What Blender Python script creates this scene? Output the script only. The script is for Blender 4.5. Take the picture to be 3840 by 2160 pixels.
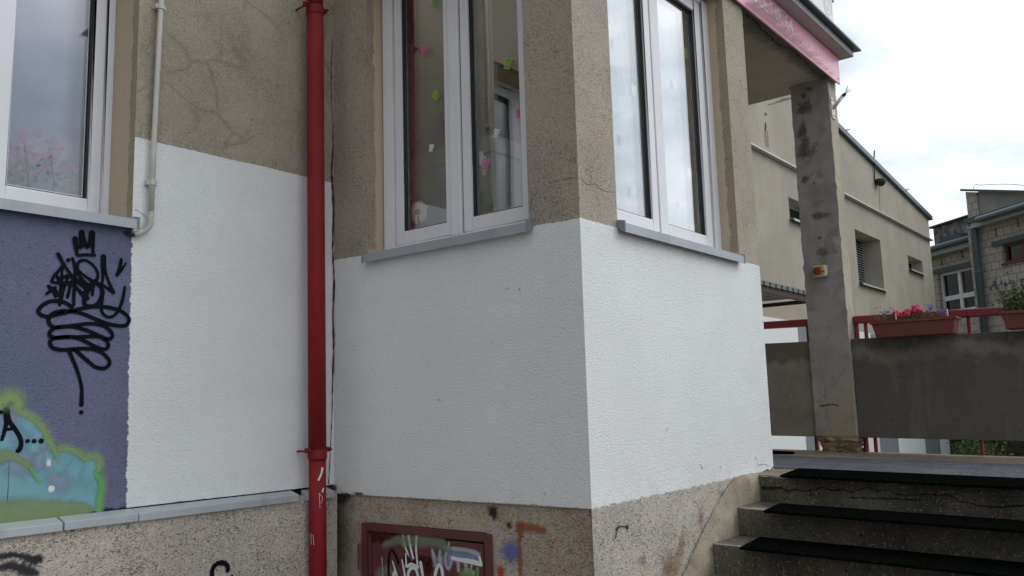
import bpy, bmesh, math, random
from mathutils import Vector, Matrix

random.seed(7)
for o in list(bpy.data.objects):
    bpy.data.objects.remove(o, do_unlink=True)
SC = bpy.context.scene
COL = SC.collection
rad = math.radians

# ------------------------------------------------------------------ camera
F_PX = 3221.8                                  # focal length in pixels of a 3840 px wide frame
YAW, PITCH, ROLL = rad(-38.646), rad(7.8737), rad(-1.6676)
EYE = Vector((0.0, 0.0, 1.65))
_f = Vector((math.sin(YAW)*math.cos(PITCH), math.cos(YAW)*math.cos(PITCH), math.sin(PITCH)))
_r0 = Vector((math.cos(YAW), -math.sin(YAW), 0.0))
_u0 = _r0.cross(_f)
_r = _r0*math.cos(ROLL) + _u0*math.sin(ROLL)
_u = -_r0*math.sin(ROLL) + _u0*math.cos(ROLL)
cam_data = bpy.data.cameras.new('camera')
cam = bpy.data.objects.new('camera', cam_data)
COL.objects.link(cam)
cam_data.sensor_width = 36.0
cam_data.lens = F_PX/3840*36
cam_data.clip_start = 0.05
cam_data.clip_end = 1500
cam.matrix_world = Matrix(((_r.x, _u.x, -_f.x, EYE.x), (_r.y, _u.y, -_f.y, EYE.y),
                           (_r.z, _u.z, -_f.z, EYE.z), (0, 0, 0, 1)))
SC.camera = cam

# ------------------------------------------------------------------ world: overcast sky, soft sun
SUN_EL, SUN_AZ = rad(42), rad(50)              # azimuth from +y towards +x
W = bpy.data.worlds.new('World')
SC.world = W
W.use_nodes = True
wt = W.node_tree
wt.nodes.clear()
w_out = wt.nodes.new('ShaderNodeOutputWorld')
w_bg = wt.nodes.new('ShaderNodeBackground')
w_bg.inputs['Strength'].default_value = 0.1
w_sky = wt.nodes.new('ShaderNodeTexSky')
w_sky.sky_type = 'NISHITA'
w_sky.sun_disc = False
w_sky.sun_elevation = SUN_EL
w_sky.sun_rotation = SUN_AZ
w_sky.dust_density = 2.0
w_tc = wt.nodes.new('ShaderNodeTexCoord')
w_map = wt.nodes.new('ShaderNodeMapping')
w_map.inputs['Scale'].default_value = (1.6, 1.6, 3.2)
w_n = wt.nodes.new('ShaderNodeTexNoise')
w_n.inputs['Scale'].default_value = 1.5
w_n.inputs['Detail'].default_value = 6
w_n.inputs['Roughness'].default_value = 0.55
w_r = wt.nodes.new('ShaderNodeValToRGB')       # cloud layer: thin and grey-blue to thick and white
w_r.color_ramp.elements[0].position = 0.38
w_r.color_ramp.elements[0].color = (4.3, 5.2, 5.9, 1)
w_r.color_ramp.elements[1].position = 0.64
w_r.color_ramp.elements[1].color = (13.0, 13.1, 13.3, 1)
w_mix = wt.nodes.new('ShaderNodeMix')
w_mix.data_type = 'RGBA'
w_mix.inputs['Factor'].default_value = 0.85
lk = wt.links.new
lk(w_tc.outputs['Generated'], w_map.inputs['Vector'])
lk(w_map.outputs['Vector'], w_n.inputs['Vector'])
lk(w_n.outputs['Fac'], w_r.inputs['Fac'])
lk(w_sky.outputs['Color'], w_mix.inputs['A'])
w_dot = wt.nodes.new('ShaderNodeVectorMath'); w_dot.operation = 'DOT_PRODUCT'
w_dot.inputs[1].default_value = (math.sin(SUN_AZ)*math.cos(SUN_EL), math.cos(SUN_AZ)*math.cos(SUN_EL), math.sin(SUN_EL))
w_glow = wt.nodes.new('ShaderNodeMapRange'); w_glow.interpolation_type = 'SMOOTHSTEP'   # clouds are brightest round the hidden sun
w_glow.inputs['From Min'].default_value = -0.5; w_glow.inputs['From Max'].default_value = 0.9
w_glow.inputs['To Min'].default_value = 0.37; w_glow.inputs['To Max'].default_value = 2.15
w_mul = wt.nodes.new('ShaderNodeVectorMath'); w_mul.operation = 'SCALE'
lk(w_tc.outputs['Generated'], w_dot.inputs[0]); lk(w_dot.outputs['Value'], w_glow.inputs['Value'])
lk(w_r.outputs['Color'], w_mul.inputs[0]); lk(w_glow.outputs['Result'], w_mul.inputs['Scale'])
lk(w_mul.outputs['Vector'], w_mix.inputs['B'])
lk(w_mix.outputs['Result'], w_bg.inputs['Color'])
lk(w_bg.outputs['Background'], w_out.inputs['Surface'])

sun_d = bpy.data.lights.new('sun', 'SUN')
sun_d.energy = 1.3
sun_d.angle = rad(35)
sun_d.color = (1.0, 0.97, 0.92)
sun = bpy.data.objects.new('sun', sun_d)
COL.objects.link(sun)
_sd = Vector((math.sin(SUN_AZ)*math.cos(SUN_EL), math.cos(SUN_AZ)*math.cos(SUN_EL), math.sin(SUN_EL)))
sun.rotation_euler = _sd.to_track_quat('Z', 'Y').to_euler()
sun.location = _sd*60

SC.view_settings.view_transform = 'Standard'
SC.view_settings.look = 'None'
SC.view_settings.exposure = -0.42
SC.view_settings.gamma = 1.0
SC.cycles.max_bounces = 8
SC.cycles.transparent_max_bounces = 24
SC.cycles.use_denoising = True

# ------------------------------------------------------------------ planes of the place and pixel -> wall helpers
XA, YB, XC, XF = -3.939, 3.25, -2.184, -4.5     # wing wall, bay front, bay side, far hall
ZTILT = -0.022                                  # the stairs and the parapet sag a little to the right
def tilt(x): return ZTILT*(x+2.13)

def ray(p):
    return (_f*F_PX + _r*(p[0]-1920) - _u*(p[1]-1080))
def onX(p, X):
    d = ray(p); return EYE + d*(X/d.x)
def onY(p, Y):
    d = ray(p); return EYE + d*(Y/d.y)
def onZ(p, Z):
    d = ray(p); return EYE + d*((Z-EYE.z)/d.z)
def crop(ox, oy, s):
    return lambda pts: [(ox+x*s, oy+y*s) for x, y in pts]

# ------------------------------------------------------------------ object helpers
def tag(o, label=None, cat=None, group=None, kind=None):
    if label: o['label'] = label
    if cat: o['category'] = cat
    if group: o['group'] = group
    if kind: o['kind'] = kind
    return o

def empty(name, loc, label, cat, group=None):
    o = bpy.data.objects.new(name, None)
    o.empty_display_size = 0.1
    COL.objects.link(o)
    o.location = loc
    return tag(o, label, cat, group)

def world_of(o):
    m = Matrix.Translation(o.location)
    return m

class Frame:
    """a wall frame: u along the wall, d outwards, z up"""
    def __init__(s, o, U, N):
        s.o = Vector(o); s.U = Vector(U).normalized(); s.N = Vector(N).normalized()
    def p(s, u, d, z):
        return s.o + s.U*u + s.N*d + Vector((0, 0, z))
FA = Frame((XA, 0, 0), (0, 1, 0), (1, 0, 0))
FB = Frame((0, YB, 0), (1, 0, 0), (0, -1, 0))
FC = Frame((XC, 0, 0), (0, 1, 0), (1, 0, 0))
FF = Frame((XF, 0, 0), (0, 1, 0), (1, 0, 0))
FW = Frame((0, 0, 0), (1, 0, 0), (0, -1, 0))     # u = x, d = -y

class MB:
    def __init__(s):
        s.bm = bmesh.new()
        s.cov = s.bm.loops.layers.color.new('cover')
    def face(s, pts, cov=None):
        vs = [s.bm.verts.new(p) for p in pts]
        try:
            f = s.bm.faces.new(vs)
        except ValueError:
            return None
        for i, l in enumerate(f.loops):
            c = 1.0 if cov is None else cov[i]
            l[s.cov] = (c, c, c, 1)
        return f
    def fbox(s, F, u0, u1, d0, d1, z0, z1):
        P = [F.p(u, d, z) for z in (z0, z1) for d in (d0, d1) for u in (u0, u1)]
        v = [s.bm.verts.new(p) for p in P]
        for q in ((0, 1, 3, 2), (4, 6, 7, 5), (0, 4, 5, 1), (2, 3, 7, 6), (0, 2, 6, 4), (1, 5, 7, 3)):
            f = s.bm.faces.new([v[i] for i in q])
            for l in f.loops: l[s.cov] = (1, 1, 1, 1)
        return s
    def box(s, x0, x1, y0, y1, z0, z1):
        return s.fbox(FW, x0, x1, -y1, -y0, z0, z1)
    def hexa(s, P):
        v = [s.bm.verts.new(p) for p in P]
        for q in ((0, 1, 3, 2), (4, 6, 7, 5), (0, 4, 5, 1), (2, 3, 7, 6), (0, 2, 6, 4), (1, 5, 7, 3)):
            s.bm.faces.new([v[i] for i in q])
        return s
    def prism(s, pts, vec):
        """closed polygon extruded along vec"""
        vec = Vector(vec)
        a = [s.bm.verts.new(p) for p in pts]
        b = [s.bm.verts.new(Vector(p)+vec) for p in pts]
        n = len(pts)
        s.bm.faces.new(a); s.bm.faces.new(b[::-1])
        for i in range(n):
            s.bm.faces.new([a[i], b[i], b[(i+1) % n], a[(i+1) % n]])
        return s
    def tube(s, path, r, seg=14, cap=True):
        path = [Vector(p) for p in path]
        rr = r if isinstance(r, (list, tuple)) else [r]*len(path)
        rings = []
        prev = None
        for i, p in enumerate(path):
            t = (path[min(i+1, len(path)-1)]-path[max(i-1, 0)])
            if t.length < 1e-9: t = Vector((0, 0, 1))
            t.normalize()
            if prev is None:
                a = t.cross(Vector((0, 0, 1)))
                if a.length < 0.05: a = t.cross(Vector((0, 1, 0)))
            else:
                a = prev - t*prev.dot(t)
            a.normalize(); prev = a
            b = t.cross(a)
            rings.append([s.bm.verts.new(p+(a*math.cos(k*2*math.pi/seg)+b*math.sin(k*2*math.pi/seg))*rr[i]) for k in range(seg)])
        for i in range(len(rings)-1):
            for k in range(seg):
                s.bm.faces.new([rings[i][k], rings[i][(k+1) % seg], rings[i+1][(k+1) % seg], rings[i+1][k]])
        if cap:
            s.bm.faces.new(rings[0][::-1]); s.bm.faces.new(rings[-1])
        return s
    def disc_prism(s, F, u, z, d0, d1, r, seg=20):
        pts = [F.p(u+math.cos(k*2*math.pi/seg)*r, d0, z+math.sin(k*2*math.pi/seg)*r) for k in range(seg)]
        return s.prism(pts, F.N*(d1-d0))
    def build(s, name, mat, parent=None, bevel=0.0, smooth=False, seg=2):
        bmesh.ops.remove_doubles(s.bm, verts=s.bm.verts, dist=1e-6) if bevel else None
        bmesh.ops.recalc_face_normals(s.bm, faces=s.bm.faces)
        if bevel:
            ed = [e for e in s.bm.edges if len(e.link_faces) == 2 and e.calc_face_angle(0) > 0.5]
            bmesh.ops.bevel(s.bm, geom=ed, offset=bevel, segments=seg, affect='EDGES', clamp_overlap=True, profile=0.6)
        me = bpy.data.meshes.new(name)
        s.bm.to_mesh(me); s.bm.free()
        if smooth:
            for p in me.polygons: p.use_smooth = True
        o = bpy.data.objects.new(name, me)
        if mat: me.materials.append(mat)
        COL.objects.link(o)
        if parent:
            o.parent = parent
            m = Matrix.Identity(4)
            q = parent
            loc = Vector((0, 0, 0))
            while q is not None:
                loc += q.location
                q = q.parent
            if parent.type == 'EMPTY':
                o.matrix_parent_inverse = Matrix.Translation(-loc)
            elif parent.parent is not None:
                pass
        return o

def struct(o, kind='structure'):
    o['kind'] = kind
    return o

# ------------------------------------------------------------------ node helper
class NT:
    def __init__(s, name):
        s.m = bpy.data.materials.new(name)
        s.m.use_nodes = True
        s.t = s.m.node_tree
        s.t.nodes.clear()
        s.out = s.t.nodes.new('ShaderNodeOutputMaterial')
        s.tc = s.t.nodes.new('ShaderNodeTexCoord')
        s.pos = s.tc.outputs['Object']
    def n(s, typ, **kw):
        nd = s.t.nodes.new(typ)
        for k, v in kw.items(): setattr(nd, k, v)
        return nd
    def setin(s, sock, v):
        if hasattr(v, 'is_linked') or isinstance(v, bpy.types.NodeSocket):
            s.t.links.new(v, sock)
        elif isinstance(v, (tuple, list)) and len(v) == 3 and sock.type == 'RGBA':
            sock.default_value = (*v, 1)
        else:
            sock.default_value = v
    def math(s, op, a, b=0.0, clamp=False):
        nd = s.n('ShaderNodeMath', operation=op, use_clamp=clamp)
        s.setin(nd.inputs[0], a); s.setin(nd.inputs[1], b)
        return nd.outputs[0]
    def mix(s, f, a, b, blend='MIX'):
        nd = s.n('ShaderNodeMix', data_type='RGBA', blend_type=blend)
        s.setin(nd.inputs['Factor'], f); s.setin(nd.inputs['A'], a); s.setin(nd.inputs['B'], b)
        return nd.outputs['Result']
    def noise(s, scale, detail=3, rough=0.55, vec=None, stretch=None, dist=0.0):
        nd = s.n('ShaderNodeTexNoise')
        v = vec or s.pos
        if stretch:
            mp = s.n('ShaderNodeMapping')
            mp.inputs['Scale'].default_value = stretch
            s.t.links.new(v, mp.inputs['Vector']); v = mp.outputs['Vector']
        s.t.links.new(v, nd.inputs['Vector'])
        nd.inputs['Scale'].default_value = scale
        nd.inputs['Detail'].default_value = detail
        nd.inputs['Roughness'].default_value = rough
        nd.inputs['Distortion'].default_value = dist
        return nd.outputs['Fac']
    def voro(s, scale, feature='F1', vec=None, stretch=None):
        nd = s.n('ShaderNodeTexVoronoi', feature=feature)
        v = vec or s.pos
        if stretch:
            mp = s.n('ShaderNodeMapping')
            mp.inputs['Scale'].default_value = stretch
            s.t.links.new(v, mp.inputs['Vector']); v = mp.outputs['Vector']
        s.t.links.new(v, nd.inputs['Vector'])
        nd.inputs['Scale'].default_value = scale
        return nd.outputs['Distance']
    def step(s, v, lo, hi):
        nd = s.n('ShaderNodeMapRange', interpolation_type='SMOOTHSTEP')
        s.setin(nd.inputs['Value'], v)
        nd.inputs['From Min'].default_value = lo; nd.inputs['From Max'].default_value = hi
        return nd.outputs['Result']
    def sep(s, v=None):
        nd = s.n('ShaderNodeSeparateXYZ'); s.t.links.new(v or s.pos, nd.inputs[0])
        return nd.outputs
    def bump(s, h, strength=0.5, dist=0.003, nrm=None):
        nd = s.n('ShaderNodeBump')
        nd.inputs['Strength'].default_value = strength
        nd.inputs['Distance'].default_value = dist
        s.setin(nd.inputs['Height'], h)
        if nrm: s.t.links.new(nrm, nd.inputs['Normal'])
        return nd.outputs['Normal']
    def bsdf(s, col, rough=0.7, metal=0.0, spec=0.5, normal=None, coat=0.0):
        b = s.n('ShaderNodeBsdfPrincipled')
        s.setin(b.inputs['Base Color'], col)
        s.setin(b.inputs['Roughness'], rough)
        b.inputs['Metallic'].default_value = metal
        b.inputs['Specular IOR Level'].default_value = spec
        b.inputs['Coat Weight'].default_value = coat
        b.inputs['Coat Roughness'].default_value = 0.08
        if normal: s.t.links.new(normal, b.inputs['Normal'])
        s.surf = b.outputs['BSDF']
        s.t.links.new(s.surf, s.out.inputs['Surface'])
        return s.m
    def fade(s, alpha):
        """mix what was built with transparency"""
        tr = s.n('ShaderNodeBsdfTransparent')
        mx = s.n('ShaderNodeMixShader')
        s.setin(mx.inputs[0], alpha)
        s.t.links.new(tr.outputs[0], mx.inputs[1]); s.t.links.new(s.surf, mx.inputs[2])
        s.t.links.new(mx.outputs[0], s.out.inputs['Surface'])
        return s.m

def plain(name, col, rough=0.5, metal=0.0, var=0.12, scale=12, bump=0.0, bscale=200, coat=0.0, dirt=None, spec=0.5):
    k = NT(name)
    n = k.noise(scale, 4, 0.6)
    lo = tuple(c*(1-var) for c in col); hi = tuple(min(1, c*(1+var)) for c in col)
    c = k.mix(n, lo, hi)
    if dirt:
        d = k.step(k.noise(scale*0.6, 6, 0.7, stretch=(1, 1, 0.35)), 0.52, 0.75)
        c = k.mix(k.math('MULTIPLY', d, 0.6), c, dirt)
    nr = k.bump(k.noise(bscale, 3), bump, 0.002) if bump else None
    return k.bsdf(c, rough, metal, spec, nr, coat)

# stucco layers -----------------------------------------------------
def stucco_beige(k, base=(0.37, 0.31, 0.225), dark=(0.24, 0.195, 0.14), specks=0.62):
    big = k.noise(1.7, 5, 0.62)
    st = k.noise(6, 4, 0.6, stretch=(1, 1, 0.15))
    c = k.mix(k.step(big, 0.35, 0.7), base, tuple(b*0.82 for b in base))
    c = k.mix(k.math('MULTIPLY', k.step(st, 0.48, 0.75), 0.4), c, dark)
    fine = k.noise(75, 3, 0.7)
    c = k.mix(k.math('MULTIPLY', k.step(fine, 0.42, 0.7), 0.35), c, tuple(min(1, b*1.35) for b in base))
    dens = k.math('MULTIPLY', k.math('SUBTRACT', k.noise(3.5, 3), 0.5), 0.22)
    sp = k.step(k.math('ADD', k.noise(88, 3, 0.65, dist=1.6), dens), specks-0.06, specks+0.05)
    c = k.mix(k.math('MULTIPLY', sp, 0.75), c, tuple(b*0.22 for b in base))
    return c
def white_paint(k, col=(0.76, 0.77, 0.77)):
    n = k.noise(1.3, 6, 0.62)
    c = k.mix(k.step(n, 0.3, 0.7), tuple(x*0.955 for x in col), tuple(min(1, x*1.03) for x in col))
    roll = k.step(k.noise(2.4, 4, 0.6, stretch=(1.0, 1.0, 2.6), dist=0.5), 0.42, 0.7)
    c = k.mix(k.math('MULTIPLY', roll, 0.24), c, (0.66, 0.665, 0.68))
    p = k.step(k.noise(80, 3, 0.65, dist=1.4), 0.57, 0.70)
    c = k.mix(k.math('MULTIPLY', p, 0.32), c, tuple(x*0.55 for x in col))
    x, y, z = k.sep()
    low = k.math('MULTIPLY', k.step(k.math('ADD', z, k.math('MULTIPLY', k.noise(6, 5, 0.7), 0.35)), 1.55, 1.32), k.step(k.noise(11, 5, 0.7), 0.42, 0.7))
    c = k.mix(k.math('MULTIPLY', low, 0.28), c, (0.50, 0.48, 0.43))      # splash dirt above the ledge
    return c
def stucco_height(k):
    v = k.n('ShaderNodeTexVoronoi', feature='SMOOTH_F1')
    v.inputs['Scale'].default_value = 128; v.inputs['Smoothness'].default_value = 0.5
    nz = k.n('ShaderNodeTexNoise'); nz.inputs['Scale'].default_value = 40; nz.inputs['Detail'].default_value = 3
    k.t.links.new(k.pos, nz.inputs['Vector'])
    ma = k.n('ShaderNodeVectorMath', operation='MULTIPLY_ADD'); ma.inputs[1].default_value = (0.02, 0.02, 0.02)
    k.t.links.new(nz.outputs['Color'], ma.inputs[0]); k.t.links.new(k.pos, ma.inputs[2])
    k.t.links.new(ma.outputs[0], v.inputs['Vector'])
    b = k.noise(47, 3, 0.6, dist=1.4)
    return k.math('SUBTRACT', k.math('MULTIPLY', b, 0.6), k.math('MULTIPLY', v.outputs['Distance'], 0.9))
def roughcast(k, base=(0.46, 0.39, 0.33)):
    c = k.mix(k.step(k.noise(2.0, 5, 0.65), 0.35, 0.7), base, tuple(b*0.78 for b in base))
    c = k.mix(k.math('MULTIPLY', k.step(k.noise(150, 3, 0.7), 0.45, 0.7), 0.4), c, tuple(min(1, b*1.3) for b in base))
    dens = k.math('MULTIPLY', k.math('SUBTRACT', k.noise(5, 4), 0.5), 0.13)
    pit = k.step(k.math('ADD', k.noise(50, 4, 0.68, dist=2.6, stretch=(1, 1, 1.7)), dens), 0.545, 0.62)
    gr_ = k.step(k.noise(64, 3, 0.6, dist=1.2), 0.56, 0.68)
    c = k.mix(k.math('MULTIPLY', gr_, 0.5), c, tuple(min(1, b*1.45) for b in base))
    c = k.mix(k.math('MULTIPLY', pit, 0.88), c, tuple(b*0.16 for b in base))
    h = k.math('SUBTRACT', k.math('MULTIPLY', k.noise(60, 4, 0.65, dist=1.0), 0.9), k.math('MULTIPLY', pit, 0.7))
    return c, h

def mat_wing():
    k = NT('wing_stucco')
    x, y, z = k.sep()
    jit = k.math('MULTIPLY', k.math('SUBTRACT', k.noise(55, 3, 0.7), 0.5), 0.022)
    jit2 = k.math('ADD', jit, k.math('MULTIPLY', k.math('SUBTRACT', k.noise(4, 3), 0.5), 0.02))
    beige = stucco_beige(k, (0.385, 0.338, 0.268), (0.25, 0.212, 0.165))
    # old creeper traces and hair cracks on the bare render
    wv = k.n('ShaderNodeTexNoise'); wv.inputs['Scale'].default_value = 3.0; wv.inputs['Detail'].default_value = 4
    k.t.links.new(k.pos, wv.inputs['Vector'])
    va = k.n('ShaderNodeVectorMath', operation='MULTIPLY_ADD')
    k.t.links.new(wv.outputs['Color'], va.inputs[0]); va.inputs[1].default_value = (0.22,)*3
    k.t.links.new(k.pos, va.inputs[2])
    ve = k.voro(3.6, 'DISTANCE_TO_EDGE', va.outputs[0])
    vein = k.math('SUBTRACT', 1.0, k.step(ve, 0.004, 0.045))
    vein = k.math('MULTIPLY', vein, k.step(k.noise(2.3, 3), 0.46, 0.6))
    beige = k.mix(k.math('MULTIPLY', vein, 0.30), beige, (0.13, 0.10, 0.08))
    blot = k.step(k.noise(3.1, 6, 0.7), 0.58, 0.8)
    beige = k.mix(k.math('MULTIPLY', blot, 0.45), beige, (0.15, 0.125, 0.1))
    white = white_paint(k)
    pur = k.mix(k.step(k.noise(2.5, 3), 0.35, 0.65), (0.132, 0.148, 0.230), (0.160, 0.162, 0.262))
    pur = k.mix(k.math('MULTIPLY', k.step(k.noise(3.7, 4, 0.6), 0.55, 0.72), 0.5), pur, (0.12, 0.175, 0.275))
    psp = k.step(k.noise(82, 3, 0.65, dist=1.8), 0.55, 0.66)
    pur = k.mix(k.math('MULTIPLY', psp, 0.6), pur, (0.035, 0.04, 0.08))
    # boundaries
    low = k.step(k.math('ADD', z, jit2), 3.0095, 3.0045)
    lowm = k.n('ShaderNodeMapRange'); k.t.links.new(k.math('ADD', z, k.math('ADD', k.math('MULTIPLY', jit, 0.6), k.math('MULTIPLY', k.math('SUBTRACT', k.noise(5, 3), 0.5), 0.014))), lowm.inputs['Value'])
    lowm.inputs['From Min'].default_value = 3.006; lowm.inputs['From Max'].default_value = 3.003
    lowm.clamp = True
    jit3 = k.math('ADD', jit, k.math('MULTIPLY', k.math('SUBTRACT', k.noise(30, 4, 0.7, stretch=(1, 0.3, 1)), 0.5), 0.035))
    pm = k.n('ShaderNodeMapRange'); k.t.links.new(k.math('ADD', k.math('ADD', y, jit3), k.math('MULTIPLY', k.math('SUBTRACT', z, 1.9), 0.012)), pm.inputs['Value'])
    pm.inputs['From Min'].default_value = 2.030; pm.inputs['From Max'].default_value = 2.026
    pm.clamp = True
    zm = k.math('LESS_THAN', z, 2.60)
    pmask = k.math('MULTIPLY', pm.outputs[0], zm)
    c = k.mix(lowm.outputs[0], beige, white)
    c = k.mix(pmask, c, pur)
    edge = k.math('MULTIPLY', lowm.outputs[0], 0.9)
    h = k.math('ADD', stucco_height(k), edge)
    return k.bsdf(c, 0.8, 0, 0.25, k.bump(h, 1.0, 0.0030))

def mat_bay():
    k = NT('bay_stucco')
    x, y, z = k.sep()
    jit = k.math('MULTIPLY', k.math('SUBTRACT', k.noise(50, 3, 0.7), 0.5), 0.02)
    beige = stucco_beige(k, (0.40, 0.353, 0.285), (0.27, 0.232, 0.182), 0.6)
    crk = k.voro(1.9, 'DISTANCE_TO_EDGE', stretch=(1, 1, 1))
    white = white_paint(k)
    # top line of the new paint: falls from the inner corner to the outer one
    zt = k.math('ADD', z, k.math('MULTIPLY', k.math('ADD', x, 2.184), 0.0175))
    wm = k.n('ShaderNodeMapRange'); wm.clamp = True
    k.t.links.new(k.math('ADD', zt, k.math('ADD', k.math('MULTIPLY', jit, 0.8), k.math('MULTIPLY', k.math('SUBTRACT', k.noise(5, 3), 0.5), 0.016))), wm.inputs['Value'])
    wm.inputs['From Min'].default_value = 2.510; wm.inputs['From Max'].default_value = 2.506
    c = k.mix(wm.outputs[0], beige, white)
    # bare roughcast plinth under the brushed lower edge on the side face
    rc, rh = roughcast(k, (0.54, 0.485, 0.43))
    lj = k.math('MULTIPLY', k.math('SUBTRACT', k.noise(22, 5, 0.75), 0.5), 0.05)
    lo = k.n('ShaderNodeMapRange'); lo.clamp = True
    k.t.links.new(k.math('ADD', k.math('SUBTRACT', z, k.math('MULTIPLY', k.math('SUBTRACT', y, 3.25), 0.0095)), lj), lo.inputs['Value'])
    lo.inputs['From Min'].default_value = 1.196; lo.inputs['From Max'].default_value = 1.190
    c = k.mix(lo.outputs[0], c, rc)
    h = k.math('ADD', stucco_height(k), k.math('MULTIPLY', wm.outputs[0], 0.9))
    hm = k.n('ShaderNodeMix', data_type='FLOAT')
    k.t.links.new(lo.outputs[0], hm.inputs['Factor']); k.t.links.new(h, hm.inputs[2]); k.t.links.new(k.math('MULTIPLY', rh, 1.3), hm.inputs[3])
    return k.bsdf(c, 0.75, 0, 0.3, k.bump(hm.outputs[0], 1.0, 0.0028))

def mat_reveal():
    k = NT('reveal_render')
    x, y, z = k.sep()
    beige = stucco_beige(k, (0.36, 0.30, 0.21))
    cream = k.mix(k.noise(8, 3), (0.47, 0.38, 0.27), (0.52, 0.43, 0.32))
    uv = k.n('ShaderNodeUVMap'); uv.uv_map = 'depth'
    d, zz, _ = k.sep(uv.outputs[0])
    e = k.math('ADD', d, k.math('MULTIPLY', k.math('SUBTRACT', k.noise(9, 5, 0.7, stretch=(1, 1, 0.8)), 0.5), 0.09))
    m = k.step(e, 0.052, 0.058)
    bot = k.step(k.math('ADD', z, k.math('MULTIPLY', k.noise(14, 4), 0.05)), 2.60, 2.58)
    m = k.math('MAXIMUM', m, bot)
    c = k.mix(m, beige, cream)
    return k.bsdf(c, 0.85, 0, 0.2, k.bump(stucco_height(k), 0.3, 0.003))

def mat_roughcast(name, base, extra=None):
    k = NT(name)
    c, h = roughcast(k, base)
    if extra: c = extra(k, c)
    return k.bsdf(c, 0.9, 0, 0.2, k.bump(h, 0.8, 0.006))

def mat_concrete(name, base, dark, scale=2.5, streak=0.6, speck=0.0, bump=0.3, patch=None, warm=None, side=False, gscale=140):
    k = NT(name)
    c = k.mix(k.step(k.noise(scale, 7, 0.65), 0.3, 0.7), base, dark)
    s = k.step(k.noise(scale*2.2, 5, 0.65, stretch=(1, 1, 0.18)), 0.5, 0.72)
    c = k.mix(k.math('MULTIPLY', s, streak), c, tuple(d*0.6 for d in dark))
    if warm:
        c = k.mix(k.math('MULTIPLY', k.step(k.noise(scale*1.3, 4, 0.6), 0.55, 0.7), 0.6), c, warm)
    if patch:
        c = k.mix(k.math('MULTIPLY', k.step(k.noise(scale*1.9, 5, 0.6, dist=0.4), 0.615, 0.64), 0.75), c, patch)
    if speck:
        a = k.step(k.noise(gscale, 3, 0.6), 0.57, 0.67)
        b = k.step(k.noise(gscale*0.9, 3, 0.6, dist=1.2), 0.58, 0.66)
        c = k.mix(k.math('MULTIPLY', a, speck), c, tuple(min(1, v*2.2) for v in base))
        c = k.mix(k.math('MULTIPLY', b, 0.8), c, tuple(v*0.3 for v in dark))
    if side:                                      # the outer face carries the paler render of the building
        x, y, z = k.sep()
        och = k.math('MULTIPLY', k.step(z, 2.05, 1.5), k.step(k.noise(4.5, 5, 0.65), 0.40, 0.56))
        c = k.mix(k.math('MULTIPLY', och, 0.7), c, (0.34, 0.27, 0.175))
        dk = k.step(k.noise(5.5, 6, 0.7, dist=0.5), 0.55, 0.63)
        c = k.mix(k.math('MULTIPLY', dk, 0.35), c, (0.16, 0.155, 0.145))
        c = k.mix(k.step(x, -2.206, -2.203), c, stucco_beige(k, (0.44, 0.39, 0.31)))
    h = k.math('ADD', k.noise(90, 4, 0.6), k.math('MULTIPLY', k.noise(14, 3), 0.8))
    return k.bsdf(c, 0.85, 0, 0.25, k.bump(h, bump, 0.004))

def mat_panel(name, pale, dark, zline, low):
    k = NT(name)
    x, y, z = k.sep()
    wob = k.math('MULTIPLY', k.math('SUBTRACT', k.noise(3.2, 6, 0.72, stretch=(1, 1, 0.6)), 0.5), 0.5)
    zz = k.math('ADD', k.math('ADD', z, k.math('MULTIPLY', x, 0.0225)), wob)
    c = k.mix(k.step(k.noise(4, 6, 0.7), 0.3, 0.72), pale, tuple((a+b)/2 for a, b in zip(pale, dark)))
    top = k.step(zz, 1.95, 2.03) if low else k.step(zz, 1.84, 1.92)          # black weathering under the upper edge
    c = k.mix(k.math('MULTIPLY', top, 0.8), c, dark)
    if low:
        lw = k.step(zz, 1.92, 1.84)                                       # damp lower field with a ragged upper edge
        c = k.mix(k.math('MULTIPLY', lw, 0.72), c, dark)
        st = k.step(k.noise(7, 5, 0.7, stretch=(1, 1, 0.2)), 0.52, 0.72)
        c = k.mix(k.math('MULTIPLY', st, 0.6), c, tuple(v*0.85 for v in pale))
    sp = k.step(k.noise(26, 4, 0.7), 0.60, 0.72)
    c = k.mix(k.math('MULTIPLY', sp, 0.6), c, tuple(v*0.5 for v in dark))
    lt = k.step(k.noise(18, 5, 0.7), 0.62, 0.75)
    c = k.mix(k.math('MULTIPLY', lt, 0.35), c, tuple(min(1, v*1.4) for v in pale))
    return k.bsdf(c, 0.85, 0, 0.2, k.bump(k.math('ADD', k.noise(80, 4, 0.6), k.noise(12, 4)), 0.35, 0.004))

def mat_spray(name, col, soft=0.5, cov=1.0, jag=0.35, scale=160, rough=0.6):
    """sprayed paint: covering in the middle of a stroke, thinning out to speckle at its edge"""
    k = NT(name)
    at = k.n('ShaderNodeVertexColor'); at.layer_name = 'cover'
    r, _, _ = k.sep(at.outputs['Color'])
    n = k.math('MULTIPLY', k.math('SUBTRACT', k.noise(scale, 3, 0.65), 0.5), jag*2)
    a = k.step(k.math('ADD', r, n), 0.5-soft/2, 0.5+soft/2)
    a = k.math('MULTIPLY', a, cov)
    hi = tuple(min(1, c*1.25) for c in col)
    k.bsdf(k.mix(k.noise(40, 2), col, hi), 0.85, 0, 0.12)
    return k.fade(a)

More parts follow.
